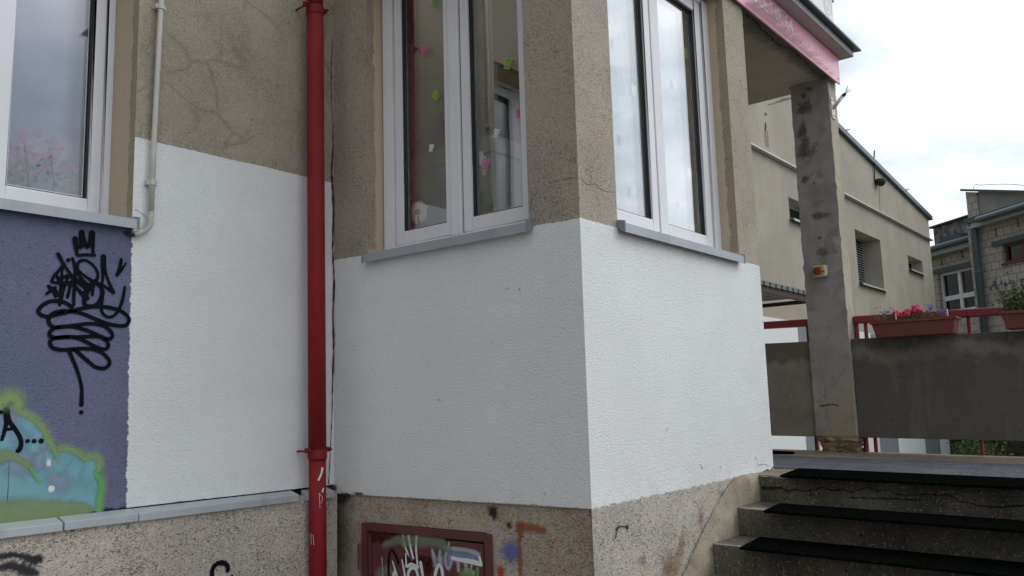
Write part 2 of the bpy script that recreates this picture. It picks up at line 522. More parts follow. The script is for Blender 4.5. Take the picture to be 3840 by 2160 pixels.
def mat_glass(name='window_glass', tint=(0.96, 0.965, 0.97), refl=1.0, base=0.02):
    k = NT(name)
    tr = k.n('ShaderNodeBsdfTransparent'); tr.inputs['Color'].default_value = (*tint, 1)
    gl = k.n('ShaderNodeBsdfGlossy'); gl.inputs['Roughness'].default_value = 0.0; gl.inputs['Color'].default_value = (1, 1, 1, 1)
    wob = k.bump(k.noise(2.2, 1, 0.4), 0.05, 0.02)
    k.t.links.new(wob, gl.inputs['Normal'])
    lw = k.n('ShaderNodeLayerWeight'); lw.inputs['Blend'].default_value = 0.5
    fz = k.math('ADD', base, k.math('MULTIPLY', k.math('POWER', lw.outputs['Facing'], 1.7), 0.95))
    mx = k.n('ShaderNodeMixShader')
    k.t.links.new(k.math('MULTIPLY', fz, refl, True), mx.inputs[0])
    k.t.links.new(tr.outputs[0], mx.inputs[1]); k.t.links.new(gl.outputs[0], mx.inputs[2])
    k.t.links.new(mx.outputs[0], k.out.inputs['Surface'])
    return k.m

M = {}
M['wing'] = mat_wing()
M['bay'] = mat_bay()
M['reveal'] = mat_reveal()
M['plinth'] = mat_roughcast('plinth_roughcast', (0.56, 0.495, 0.435))
def _bayplinth(k, c):
    x, y, z = k.sep()
    m = k.step(k.math('ADD', k.math('MULTIPLY', x, -1), k.math('MULTIPLY', k.noise(9, 5, 0.7), 0.25)), 3.86, 4.06)
    c = k.mix(k.math('MULTIPLY', m, 0.8), c, (0.04, 0.04, 0.035))        # black mould in the inner corner
    return k.mix(k.math('MULTIPLY', k.step(k.noise(2.5, 4), 0.45, 0.7), 0.35), c, (0.30, 0.21, 0.12))
M['bay_plinth'] = mat_roughcast('bay_plinth_roughcast', (0.48, 0.405, 0.33), _bayplinth)
M['pvc'] = plain('white_pvc', (0.74, 0.74, 0.77), 0.32, var=0.06, scale=5, dirt=(0.60, 0.59, 0.58))
M['gasket'] = plain('black_gasket', (0.012, 0.013, 0.015), 0.6)
M['spacer'] = plain('dark_spacer', (0.05, 0.06, 0.065), 0.35, metal=0.5)
M['alu'] = plain('bright_spacer', (0.6, 0.65, 0.66), 0.3, metal=0.8)
M['glass'] = mat_glass()
M['sill'] = plain('grey_sill_sheet', (0.37, 0.39, 0.415), 0.42, metal=0.25, var=0.10, scale=4, dirt=(0.24, 0.24, 0.24))
M['sill_cap'] = plain('grey_sill_cap', (0.22, 0.235, 0.26), 0.5, var=0.1)
M['ledge'] = plain('ledge_tile', (0.40, 0.43, 0.45), 0.45, var=0.2, scale=6, dirt=(0.2, 0.2, 0.17), bump=0.15)
M['red_pipe'] = plain('red_enamel', (0.215, 0.014, 0.017), 0.65, var=0.32, scale=3, dirt=(0.13, 0.015, 0.015), bump=0.12, bscale=60, spec=0.25)
M['conduit'] = plain('painted_conduit', (0.52, 0.50, 0.46), 0.5, var=0.1)
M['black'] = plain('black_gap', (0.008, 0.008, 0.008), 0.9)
M['rubber'] = plain('black_rubber', (0.0045, 0.0055, 0.005), 0.9, var=0.5, scale=30, bump=0.8, bscale=120, spec=0.05)
M['terrazzo'] = mat_concrete('stair_terrazzo', (0.135, 0.122, 0.092), (0.06, 0.055, 0.042), 3.0, 0.6, 0.75, 0.5, gscale=70)
M['landing'] = mat_concrete('landing_concrete', (0.26, 0.215, 0.165), (0.16, 0.13, 0.10), 2.0, 0.2, 0.5, 0.2)
M['bitumen'] = mat_concrete('grey_bitumen', (0.105, 0.115, 0.13), (0.06, 0.066, 0.075), 5, 0.0, 0.8, 0.5, gscale=60)
M['mortar'] = mat_concrete('cheek_mortar', (0.40, 0.345, 0.27), (0.24, 0.2, 0.15), 4, 0.6, 0.15, 0.8, warm=(0.33, 0.22, 0.12))
M['column'] = mat_concrete('column_concrete', (0.37, 0.35, 0.33), (0.25, 0.24, 0.235), 2.3, 0.3, 0.0, 0.35, patch=(0.24, 0.20, 0.17), warm=(0.30, 0.25, 0.18), side=True)
M['column_base'] = mat_concrete('broken_concrete', (0.34, 0.265, 0.17), (0.15, 0.115, 0.075), 7, 0.2, 0.2, 1.0)
M['panel'] = mat_panel('panel_concrete', (0.21, 0.19, 0.16), (0.085, 0.078, 0.064), 1.93, True)
M['panel_pale'] = mat_panel('panel_concrete_pale', (0.27, 0.235, 0.19), (0.11, 0.10, 0.085), 1.9, False)
M['soffit'] = mat_concrete('soffit_render', (0.56, 0.51, 0.46), (0.44, 0.40, 0.36), 1.6, 0.2, 0.0, 0.4)
M['fascia'] = plain('grey_fascia', (0.42, 0.42, 0.43), 0.6, var=0.1)
M['coping'] = plain('dark_coping_sheet', (0.07, 0.08, 0.11), 0.4, metal=0.4, var=0.2)
M['magenta'] = plain('pink_panel_sky_sheen', (0.91, 0.42, 0.54), 0.38, var=0.05, spec=0.6)  # base paler than the magenta plastic: sky reflection mixed into the colour
M['lettering'] = plain('white_lettering', (1.0, 0.95, 0.97), 0.3, var=0.02)
M['lettering_faint'] = plain('pale_pink_lettering', (0.95, 0.72, 0.78), 0.3, var=0.02)
M['board'] = plain('white_board', (0.80, 0.80, 0.82), 0.4, var=0.03)
M['emblem'] = plain('faded_red_print', (0.80, 0.70, 0.71), 0.5, var=0.05)
M['rail'] = plain('dark_red_rail', (0.23, 0.018, 0.035), 0.32, var=0.2, scale=8, bump=0.1, bscale=50)
M['terracotta'] = plain('terracotta_plastic', (0.155, 0.036, 0.025), 0.5, var=0.1, scale=6)
def mat_rubber():
    k = NT('ribbed_black_rubber')
    x, y, z = k.sep()
    cell = k.voro(62, 'DISTANCE_TO_EDGE')
    c = k.mix(k.noise(30, 3), (0.0018, 0.0026, 0.0023), (0.004, 0.005, 0.0046))
    dust = k.step(k.noise(19, 6, 0.75), 0.55, 0.75)
    c = k.mix(k.math('MULTIPLY', dust, 0.5), c, (0.028, 0.026, 0.022))
    fl = k.step(k.noise(210, 2, 0.5), 0.72, 0.76)
    c = k.mix(fl, c, (0.14, 0.13, 0.11))
    return k.bsdf(c, 1.0, 0, 0.0, k.bump(k.step(cell, 0.0, 0.006), 0.9, 0.004))
M['rubber'] = mat_rubber()
M['soil'] = plain('potting_soil', (0.03, 0.022, 0.015), 0.95, var=0.4, scale=60, bump=0.8)
def mat_leaf(name, a, b):
    k = NT(name)
    oi = k.n('ShaderNodeObjectInfo')
    c = k.mix(k.noise(23, 2), a, b)
    k.bsdf(c, 0.5, 0, 0.4)
    tl = k.n('ShaderNodeBsdfTranslucent'); k.t.links.new(c, tl.inputs['Color'])
    mx = k.n('ShaderNodeMixShader'); mx.inputs[0].default_value = 0.25
    k.t.links.new(k.surf, mx.inputs[1]); k.t.links.new(tl.outputs[0], mx.inputs[2])
    k.t.links.new(mx.outputs[0], k.out.inputs['Surface'])
    return k.m
M['leaf'] = mat_leaf('green_leaf', (0.035, 0.075, 0.022), (0.11, 0.17, 0.05))
M['leaf_dark'] = mat_leaf('dark_green_leaf', (0.02, 0.05, 0.02), (0.05, 0.10, 0.03))
M['pink_petal'] = mat_leaf('pink_petal', (0.80, 0.06, 0.17), (0.92, 0.22, 0.34))
M['violet_petal'] = mat_leaf('violet_petal', (0.12, 0.10, 0.42), (0.22, 0.18, 0.6))
M['lavender'] = mat_leaf('dark_flower_spike', (0.035, 0.025, 0.07), (0.07, 0.05, 0.11))
M['orchid'] = mat_leaf('orchid_petal', (0.45, 0.16, 0.38), (0.5, 0.26, 0.46))
M['switch_body'] = plain('cream_plastic', (0.55, 0.50, 0.33), 0.45, var=0.06)
M['switch_plate'] = plain('yellow_plate', (0.36, 0.23, 0.06), 0.45, var=0.06)
M['switch_knob'] = plain('red_plastic', (0.26, 0.012, 0.014), 0.4, var=0.1)
M['white_metal'] = plain('white_plate', (0.66, 0.64, 0.6), 0.5, var=0.08)
M['cable'] = plain('dark_wire', (0.03, 0.025, 0.025), 0.5)
M['rust'] = plain('rusty_metal', (0.12, 0.05, 0.025), 0.8, var=0.4, scale=30)
M['hatch'] = plain('maroon_paint', (0.112, 0.034, 0.036), 0.5, var=0.25, scale=5, dirt=(0.06, 0.015, 0.02), bump=0.12, bscale=90)
M['hall'] = mat_concrete('hall_render', (0.415, 0.375, 0.32), (0.35, 0.315, 0.265), 1.2, 0.25, 0.0, 0.25, warm=(0.42, 0.31, 0.2))
M['hall_white'] = plain('hall_white_paint', (0.74, 0.74, 0.75), 0.7, var=0.05, scale=3)
M['hall_grey'] = plain('hall_grey_paint', (0.20, 0.215, 0.24), 0.7, var=0.08, scale=3)
M['hall_dark'] = mat_concrete('hall_reveal_render', (0.38, 0.34, 0.29), (0.31, 0.275, 0.235), 2, 0.2, 0.0, 0.25)
M['zinc'] = plain('pale_flashing', (0.55, 0.55, 0.55), 0.4, metal=0.3, var=0.1)
M['louvre'] = plain('white_louvre', (0.5, 0.52, 0.54), 0.5)
M['dark_wood'] = plain('dark_stained_timber', (0.07, 0.028, 0.03), 0.6, var=0.3)
M['slat'] = plain('grey_slat', (0.16, 0.165, 0.16), 0.6, var=0.2)
M['green_metal'] = plain('grey_green_metal', (0.11, 0.15, 0.165), 0.45, metal=0.2, var=0.15)
M['green_trim'] = plain('dark_green_trim', (0.075, 0.10, 0.10), 0.6, var=0.2)
M['grey_render'] = mat_concrete('grey_render', (0.36, 0.355, 0.35), (0.27, 0.265, 0.26), 1.2, 0.3, 0.0, 0.2)
M['brown_frame'] = plain('brown_window_frame', (0.13, 0.04, 0.03), 0.5)
M['stone'] = mat_concrete('mossy_chimney_stone', (0.30, 0.29, 0.26), (0.05, 0.05, 0.055), 6.0, 0.3, 0.0, 0.9)
M['room_wall'] = plain('room_wall', (0.26, 0.24, 0.19), 0.8, var=0.06)
M['room_light'] = plain('white_cupboard', (0.46, 0.47, 0.42), 0.5, var=0.04)
M['curtain'] = plain('sky_tinted_curtain', (0.50, 0.50, 0.64), 0.9, var=0.05)  # lavender tint puts the glass's sky reflection into the cloth colour
M['curtain_grey'] = plain('grey_curtain', (0.34, 0.33, 0.33), 0.9, var=0.08)
M['pink'] = plain('pink_gel', (0.66, 0.15, 0.35), 0.4, var=0.08, scale=60)
M['green'] = plain('green_gel', (0.28, 0.46, 0.05), 0.4, var=0.08, scale=60)
M['paleblue'] = plain('pale_blue_gel', (0.66, 0.78, 0.80), 0.4, var=0.08, scale=60)
M['palewhite'] = plain('white_gel', (0.78, 0.78, 0.78), 0.4, var=0.05, scale=60)
M['paleyellow'] = plain('pale_yellow_gel', (0.86, 0.88, 0.66), 0.4, var=0.05, scale=60)
M['palepink'] = plain('pale_pink_gel', (0.9, 0.72, 0.78), 0.4, var=0.05, scale=60)
M['orange'] = plain('orange_paper', (0.40, 0.10, 0.03), 0.7)
M['foam'] = plain('cream_foam', (0.78, 0.75, 0.58), 0.7)
M['brown'] = plain('brown_paper', (0.13, 0.10, 0.05), 0.7)
M['toygreen'] = plain('green_plastic', (0.012, 0.13, 0.02), 0.4)
def mat_block():
    k = NT('pale_blocks')
    x, y, z = k.sep()
    u = k.math('ADD', k.math('MULTIPLY', x, 0.76), k.math('MULTIPLY', y, -0.65))
    cb = k.n('ShaderNodeCombineXYZ'); k.t.links.new(u, cb.inputs[0]); k.t.links.new(z, cb.inputs[1])
    br = k.n('ShaderNodeTexBrick')
    k.t.links.new(cb.outputs[0], br.inputs['Vector'])
    br.inputs['Color1'].default_value = (0.46, 0.425, 0.385, 1)
    br.inputs['Color2'].default_value = (0.375, 0.345, 0.31, 1)
    br.inputs['Mortar'].default_value = (0.10, 0.095, 0.085, 1)
    br.inputs['Scale'].default_value = 1.0
    br.inputs['Brick Width'].default_value = 0.25
    br.inputs['Row Height'].default_value = 0.19
    br.inputs['Mortar Size'].default_value = 0.007
    br.inputs['Mortar Smooth'].default_value = 0.2
    br.inputs['Bias'].default_value = -0.2
    c = k.mix(k.math('MULTIPLY', k.step(k.noise(1.5, 5, 0.65), 0.45, 0.75), 0.35), br.outputs['Color'], (0.26, 0.24, 0.21))
    return k.bsdf(c, 0.85, 0, 0.2, k.bump(k.math('SUBTRACT', k.noise(60, 3), br.outputs['Fac']), 0.4, 0.006))
M['block'] = mat_block()
def mat_ground():
    k = NT('ground_surface')
    x, y, z = k.sep()
    pav = k.mix(k.noise(3, 5), (0.20, 0.185, 0.165), (0.27, 0.25, 0.225))
    cells = k.n('ShaderNodeTexBrick'); k.t.links.new(k.pos, cells.inputs['Vector'])
    cells.inputs['Scale'].default_value = 1.0; cells.inputs['Brick Width'].default_value = 0.2; cells.inputs['Row Height'].default_value = 0.1
    cells.inputs['Mortar Size'].default_value = 0.004
    pav = k.mix(cells.outputs['Fac'], pav, (0.07, 0.065, 0.06))
    gr = k.mix(k.noise(9, 6, 0.7), (0.025, 0.05, 0.015), (0.07, 0.10, 0.03))
    m = k.step(k.math('ADD', y, k.math('MULTIPLY', k.noise(1.5, 4), 0.6)), 8.3, 8.5)
    return k.bsdf(k.mix(m, pav, gr), 0.9, 0, 0.2, k.bump(k.noise(30, 4), 0.4, 0.01))
M['ground'] = mat_ground()
M['trunk'] = plain('tree_bark', (0.09, 0.07, 0.05), 0.9, bump=0.6, bscale=40)
# paints for the graffiti and stains
M['sp_black'] = mat_spray('black_spray', (0.004, 0.005, 0.008), 0.35, 1.0, 0.28, 190)
M['sp_green'] = mat_spray('lime_spray', (0.27, 0.40, 0.17), 1.0, 0.62, 0.3, 120)
M['sp_green2'] = mat_spray('bright_green_spray', (0.14, 0.42, 0.14), 1.0, 0.75, 0.3, 120)
M['sp_olive'] = mat_spray('olive_spray', (0.23, 0.30, 0.14), 1.0, 0.75, 0.35, 110)
M['sp_cyan'] = mat_spray('cyan_spray', (0.185, 0.37, 0.435), 0.8, 0.92, 0.35, 100)
M['sp_cyan2'] = mat_spray('pale_cyan_spray', (0.22, 0.45, 0.54), 1.0, 0.7, 0.3, 100)
M['sp_lilac'] = mat_spray('lilac_spray', (0.27, 0.33, 0.45), 1.0, 0.75, 0.3, 100)
M['sp_white'] = mat_spray('white_spray', (0.66, 0.68, 0.68), 0.7, 0.95, 0.2, 150)
M['sp_grey'] = mat_spray('grey_spray', (0.36, 0.37, 0.40), 0.7, 0.9, 0.2, 150)
M['sp_mist'] = mat_spray('pale_green_mist', (0.28, 0.33, 0.25), 1.0, 0.42, 0.2, 120)
M['sp_blue'] = mat_spray('blue_spray', (0.12, 0.14, 0.40), 1.0, 0.75, 0.45, 110)
M['sp_bluew'] = mat_spray('blue_white_spray', (0.27, 0.31, 0.44), 1.0, 0.65, 0.2, 110)
M['sp_lime'] = mat_spray('lime_dab_spray', (0.22, 0.36, 0.13), 1.0, 0.6, 0.2, 110)
M['sp_rust'] = mat_spray('rust_stain', (0.26, 0.09, 0.03), 1.0, 0.75, 0.55, 80)
M['sp_rust_faint'] = mat_spray('faint_rust_stain', (0.24, 0.14, 0.07), 1.0, 0.5, 0.9, 60)
M['worn'] = mat_spray('worn_stone_edge', (0.42, 0.385, 0.31), 1.0, 0.75, 0.9, 90)
M['runoff'] = mat_spray('grey_runoff', (0.42, 0.41, 0.38), 1.0, 0.4, 0.4, 60)
M['sp_red'] = mat_spray('red_spray', (0.36, 0.05, 0.03), 0.9, 0.85, 0.5, 100)
M['sp_maroon'] = mat_spray('dark_red_spray', (0.07, 0.012, 0.016), 0.9, 0.8, 0.2, 100)
M['sp_char'] = mat_spray('charcoal_spray', (0.03, 0.03, 0.035), 0.9, 0.9, 0.5, 90)
M['sp_mould'] = mat_spray('black_mould', (0.025, 0.026, 0.022), 1.0, 0.9, 0.8, 60)
M['crack'] = mat_spray('crack_shadow', (0.02, 0.017, 0.013), 0.5, 0.9, 0.5, 120)
M['damp'] = mat_spray('damp_stain', (0.13, 0.12, 0.115), 1.0, 0.6, 0.3, 14)
M['browndamp'] = mat_spray('brown_stain', (0.16, 0.13, 0.11), 1.0, 0.55, 0.4, 30)

# ------------------------------------------------------------------ ribbons and blobs (paint and cracks on a surface)
def smooth_path(pts, n=6):
    """Catmull-Rom through 3-d points"""
    pts = [Vector(p) for p in pts]
    if len(pts) < 3: 
        return [pts[0].lerp(pts[-1], i/8) for i in range(9)]
    out = []
    for i in range(len(pts)-1):
        p0 = pts[max(i-1, 0)]; p1 = pts[i]; p2 = pts[i+1]; p3 = pts[min(i+2, len(pts)-1)]
        for k in range(n):
            t = k/n
            out.append(0.5*((2*p1)+(-p0+p2)*t+(2*p0-5*p1+4*p2-p3)*t*t+(-p0+3*p1-3*p2+p3)*t**3))
    out.append(pts[-1])
    return out
_layer = [0]
def ribbon(mb, pts, N, width, off=0.002, soft=0.45, jag=0.0, smooth=True, taper=False):
    """a painted stroke: width in metres (or list per input point)"""
    _layer[0] += 1
    off = off + (_layer[0] % 60)*0.00006
    P = smooth_path(pts) if smooth else [Vector(p) for p in pts]
    n = len(P)
    N = Vector(N).normalized()
    def w(i):
        t = i/max(1, n-1)
        if isinstance(width, (list, tuple)):
            x = t*(len(width)-1); a = int(min(x, len(width)-2)); b = width[a]+(width[a+1]-width[a])*(x-a)
        else: b = width
        if taper: b *= 0.35+0.65*math.sin(math.pi*min(max(t, 0.0), 1.0))
        return b*(1+random.uniform(-jag, jag))
    rows = []
    for i in range(n):
        t = (P[min(i+1, n-1)]-P[max(i-1, 0)])
        if t.length < 1e-9: t = Vector((0, 0, 1))
        s = N.cross(t.normalized())
        hw = w(i)/2
        core = hw*(1-soft); rim = hw*(1+soft*0.9)
        rows.append([P[i]+N*off+s*q for q in (-rim, -core, core, rim)])
    cv = (0.0, 1.0, 1.0, 0.0)
    for i in range(n-1):
        for q in range(3):
            mb.face([rows[i][q], rows[i][q+1], rows[i+1][q+1], rows[i+1][q]], [cv[q], cv[q+1], cv[q+1], cv[q]])
    # round ends
    for e, sg in ((0, -1), (n-1, 1)):
        t = (P[min(e+1, n-1)]-P[max(e-1, 0)])
        if t.length < 1e-9: continue
        t = t.normalized()*sg
        s = N.cross(t)
        hw = w(e)/2; core = hw*(1-soft); rim = hw*(1+soft*0.9)
        c = P[e]+N*off
        K = 6
        for k in range(K):
            a0 = -math.pi/2+math.pi*k/K; a1 = -math.pi/2+math.pi*(k+1)/K
            d0 = s*math.sin(a0)+t*math.cos(a0); d1 = s*math.sin(a1)+t*math.cos(a1)
            mb.face([c, c+d0*core, c+d1*core], [1, 1, 1])
            mb.face([c+d0*core, c+d0*rim, c+d1*rim, c+d1*core], [1, 0, 0, 1])
def blob(mb, c, N, ru, rz, off=0.002, soft=0.5, wob=0.15, seg=22):
    _layer[0] += 1
    off = off + (_layer[0] % 60)*0.00006
    N = Vector(N).normalized()
    U = Vector((0, 0, 1)).cross(N).normalized()
    c = Vector(c)+N*off
    Z = Vector((0, 0, 1))
    R = [1+random.uniform(-wob, wob) for _ in range(seg)]
    pc = [c+(U*math.cos(k*2*math.pi/seg)*ru+Z*math.sin(k*2*math.pi/seg)*rz)*R[k]*(1-soft) for k in range(seg)]
    po = [c+(U*math.cos(k*2*math.pi/seg)*ru+Z*math.sin(k*2*math.pi/seg)*rz)*R[k]*(1+soft*0.6) for k in range(seg)]
    for k in range(seg):
        k2 = (k+1) % seg
        mb.face([c, pc[k], pc[k2]], [1, 1, 1])
        mb.face([pc[k], po[k], po[k2], pc[k2]], [1, 0, 0, 1])
def polyfill(mb, pts, N, off=0.0018):
    N = Vector(N).normalized()
    mb.face([Vector(p)+N*off for p in pts])

# ------------------------------------------------------------------ walls with openings
def wall_grid(mb, F, u0, u1, z0, z1, holes, d=0.0, depth=0.0, reveal=None):
    us = sorted({u0, u1, *[h[0] for h in holes], *[h[1] for h in holes]})
    zs = sorted({z0, z1, *[h[2] for h in holes], *[h[3] for h in holes]})
    us = [u for u in us if u0 <= u <= u1]; zs = [z for z in zs if z0 <= z <= z1]
    for i in range(len(us)-1):
        for j in range(len(zs)-1):
            cu, cz = (us[i]+us[i+1])/2, (zs[j]+zs[j+1])/2
            if any(h[0] < cu < h[1] and h[2] < cz < h[3] for h in holes): continue
            mb.face([F.p(us[i], d, zs[j]), F.p(us[i+1], d, zs[j]), F.p(us[i+1], d, zs[j+1]), F.p(us[i], d, zs[j+1])])
def reveal_mesh(name, mat, parent, F, h, depth, d=0.0):
    """the four cheeks of an opening, with a depth coordinate for the ragged cream patching"""
    u0, u1, z0, z1 = h
    bm = bmesh.new(); uvl = bm.loops.layers.uv.new('depth')
    n = 1
    quads = [((u0, z0), (u0, z1)), ((u1, z1), (u1, z0)), ((u0, z1), (u1, z1)), ((u1, z0), (u0, z0))]
    for (a, b) in quads:
        P = [(F.p(a[0], d, a[1]), 0, a[1]), (F.p(b[0], d, b[1]), 0, b[1]), (F.p(b[0], d-depth, b[1]), depth, b[1]), (F.p(a[0], d-depth, a[1]), depth, a[1])]
        f = bm.faces.new([bm.verts.new(p[0]) for p in P])
        for l, p in zip(f.loops, P): l[uvl].uv = (p[1], p[2])
    me = bpy.data.meshes.new(name); bm.to_mesh(me); bm.free()
    me.materials.append(mat)
    o = bpy.data.objects.new(name, me); COL.objects.link(o); o.parent = parent
    return o

def ring(mb, F, u0, u1, z0, z1, wl, wr, wb, wt, d0, d1):
    mb.fbox(F, u0, u0+wl, d0, d1, z0, z1)
    mb.fbox(F, u1-wr, u1, d0, d1, z0, z1)
    mb.fbox(F, u0+wl, u1-wr, d0, d1, z0, z0+wb)
    mb.fbox(F, u0+wl, u1-wr, d0, d1, z1-wt, z1)

def make_window(parent, F, depth, u0, u1, z0, z1, sashes, fw, label=None, handle=None, caps=(), mull=None):
    """u0..u1,z0..z1 outside of the frame; sashes = [(su0,su1,gu0,gu1)]"""
    D = -depth
    w = MB()
    ring(w, F, u0, u1, z0, z1, fw[0], fw[1], fw[2], fw[3], D-0.070, D)
    win = w.build('window', M['pvc'], parent, bevel=0.006)
    win.matrix_parent_inverse = Matrix.Translation(-parent.location)
    if label: win['label'] = label
    zb, zt = z0+fw[2], z1-fw[3]
    k = MB()                                         # dark seam behind the sashes
    ring(k, F, u0+fw[0]-0.02, u1-fw[1]+0.02, zb-0.02, zt+0.02, 0.03, 0.03, 0.03, 0.03, D-0.058, D-0.03)
    if mull:
        k.fbox(F, mull-0.012, mull+0.012, D-0.05, D-0.03, zb, zt)
    k.build('seal', M['gasket'], win)
    for (s0, s1, g0, g1) in sashes:
        m = MB()
        ring(m, F, s0, s1, zb+0.004, zt-0.004, g0-s0, s1-g1, 0.075, 0.075, D-0.062, D-0.008)
        sa = m.build('sash', M['pvc'], win, bevel=0.007)
        gb, gt = zb+0.079, zt-0.079
        q = MB(); ring(q, F, g0-0.001, g1+0.001, gb-0.001, gt+0.001, 0.009, 0.009, 0.007, 0.009, D-0.0335, D-0.0195)
        q.build('glazing_bead', M['gasket'], win)
        q = MB(); ring(q, F, g0+0.004, g1-0.004, gb+0.004, gt-0.004, 0.013, 0.013, 0.010, 0.013, D-0.055, D-0.039)
        q.build('spacer', M['spacer'], win)
        q = MB(); ring(q, F, g0+0.012, g1-0.012, gb+0.010, gt-0.012, 0.005, 0.005, 0.004, 0.005, D-0.0388, D-0.0382)
        q.build('spacer_strip', M['alu'], win)
        q = MB(); q.fbox(F, g0, g1, D-0.038, D-0.034, gb, gt)
        q.build('pane', M['glass'], win)
        q = MB(); q.fbox(F, g0, g1, D-0.060, D-0.056, gb, gt)
        q.build('pane', M['glass'], win)
    for cu in caps:
        q = MB(); q.fbox(F, cu-0.022, cu+0.022, D, D+0.008, z0+0.025, z0+0.036)
        q.build('drain_cap', M['pvc'], win, bevel=0.002)
    if handle:
        q = MB(); q.fbox(F, handle[0]-0.014, handle[0]+0.014, D-0.075, D-0.058, handle[1]-0.04, handle[1]+0.04)
        q.fbox(F, handle[0]-0.010, handle[0]+0.012, D-0.095, D-0.076, handle[1]-0.09, handle[1]+0.02)
        q.build('handle', M['pvc'], win, bevel=0.005)
    return win

def make_sill(parent, F, u0, u1, depth, zback, ztop, zbot, proj):
    """bent sheet: slopes out from the frame, drops as a lip; a plastic cap on each end"""
    m = MB()
    m.hexa([F.p(u, d, z) for z3 in (0, 1) for (d, zz) in ((-depth, zback), (proj, ztop)) for u in (u0+0.012, u1-0.012) for z in (zz-0.004+z3*0.004,)])
    m.fbox(F, u0+0.012, u1-0.012, proj-0.004, proj, zbot, ztop-0.004)
    s = m.build('window_sill', M['sill'], parent, bevel=0.0015)
    s.matrix_parent_inverse = Matrix.Translation(-parent.location)
    for ua in (u0, u1-0.012):
        q = MB()
        q.hexa([F.p(u, d, z) for (zz) in (0, 1) for (d, zl, zh) in ((0.003, zbot+0.022, zback-(zback-ztop)*0.7+0.012), (proj+0.004, zbot-0.003, ztop+0.010)) for u in (ua, ua+0.012) for z in ((zl, zh)[zz],)])
        q.build('end_cap', M['sill_cap'], s, bevel=0.0015)
    return s

# ================================================================== SETTING
m = MB(); m.face([(-260, -260, 0), (260, -260, 0), (260, 260, 0), (-260, 260, 0)])
struct(m.build('ground', M['ground']))

# ================================================================== THE SCHOOL BUILDING (wing wall on the left, projecting bay)
school = empty('school_building', (XA, YB, 0), 'beige rendered building with fresh white paint on its lower walls and three white windows', 'building')
HA = (0.42, 2.02, 2.59, 4.25)        # window opening in the wing (along y)
HB = (-3.64, -2.482, 2.535, 4.25)    # in the bay front (along x)
HC = (3.58, 5.0, 2.535, 4.25)        # in the bay side (along y)
m = MB(); wall_grid(m, FA, -6.0, 3.25, 1.241, 6.5, [HA])
wing = m.build('wall', M['wing'], school)
wing['label'] = 'wall with purple mural at the left and white and bare beige bands beside it'
reveal_mesh('reveal', M['reveal'], wing, FA, HA, 0.30)
m = MB()
wall_grid(m, FB, XA, XC, 1.192, 4.31, [HB])
wall_grid(m, FC, YB, 5.31, 0.0, 4.31, [HC])
# end of the bay side wall, turning in to the entrance
m.face([(XC, 5.31, 0), (XC-1.2, 5.31, 0), (XC-1.2, 5.31, 4.31), (XC, 5.31, 4.31)])
m.face([(XA, YB, 1.192), (XC, YB, 1.192), (XC, YB+0.02, 1.192), (XA, YB+0.02, 1.192)])
bay = m.build('wall', M['bay'], school)
bay['label'] = 'projecting corner walls, white below the windows and bare beige above'
rvB = reveal_mesh('reveal', M['reveal'], bay, FB, HB, 0.30)
rvC = reveal_mesh('reveal', M['reveal'], bay, FC, HC, 0.30)
# hidden back of the building: upper wing, inner walls and roof keep daylight out of the rooms
m = MB()
wall_grid(m, Frame((XA, 0, 0), (1, 0, 0), (0, -1, 0)), -4.5, 0.0, 0, 6.5, [], d=6.0)
m.face([(-8.4, -6, 6.5), (XA, -6, 6.5), (XA, 7.8, 6.5), (-8.4, 7.8, 6.5)])
m.face([(XA, YB, 4.6), (XA, 7.8, 4.6), (XA, 7.8, 6.5), (XA, YB, 6.5)])
m.face([(-8.4, -6, 0), (-8.4, 7.8, 0), (-8.4, 7.8, 6.5), (-8.4, -6, 6.5)])
m.face([(-8.4, 7.8, 0), (XC-1.3, 7.8, 0), (XC-1.3, 7.8, 4.31), (-8.4, 7.8, 4.31)])
m.face([(XC-1.3, 5.31, 0), (XC-1.3, 7.8, 0), (XC-1.3, 7.8, 4.31), (XC-1.3, 5.31, 4.31)])
rear = m.build('wall', M['bay_plinth'], school)
rear['label'] = 'rear and upper walls'
bm_pl = MB()
bm_pl.fbox(FA, -6.0, 3.235, -0.1, 0.045, 0.0, 1.203)
pl = bm_pl.build('plinth', M['plinth'], school)
pl['label'] = 'pinkish roughcast plinth under the grey ledge'
m = MB(); m.fbox(FB, XA, XC-0.004, -0.12, -0.016, 0.0, 1.200)
pb = m.build('plinth', M['bay_plinth'], school)
pb['label'] = 'stained brownish roughcast plinth around the red metal hatch'
# grey ledge tiles on the wing plinth, one mesh per tile
for (y0, y1, dz) in ((0.6, 1.725, 0), (1.733, 2.06, 0.001), (2.063, 2.955, 0), (3.02, 3.20, -0.004)):
    q = MB()
    P = [FA.p(u, d, z+dz) for (d, z) in ((0.0, 1.236), (0.068, 1.216), (0.068, 1.180), (0.0, 1.180)) for u in (y0,)]
    q.prism(P, Vector((0, y1-y0, 0)))
    lt = q.build('ledge_tile', M['ledge'], school, bevel=0.004)
m = MB(); m.fbox(FB, XA+0.07, XA+0.19, -0.03, 0.012, 1.165, 1.205)

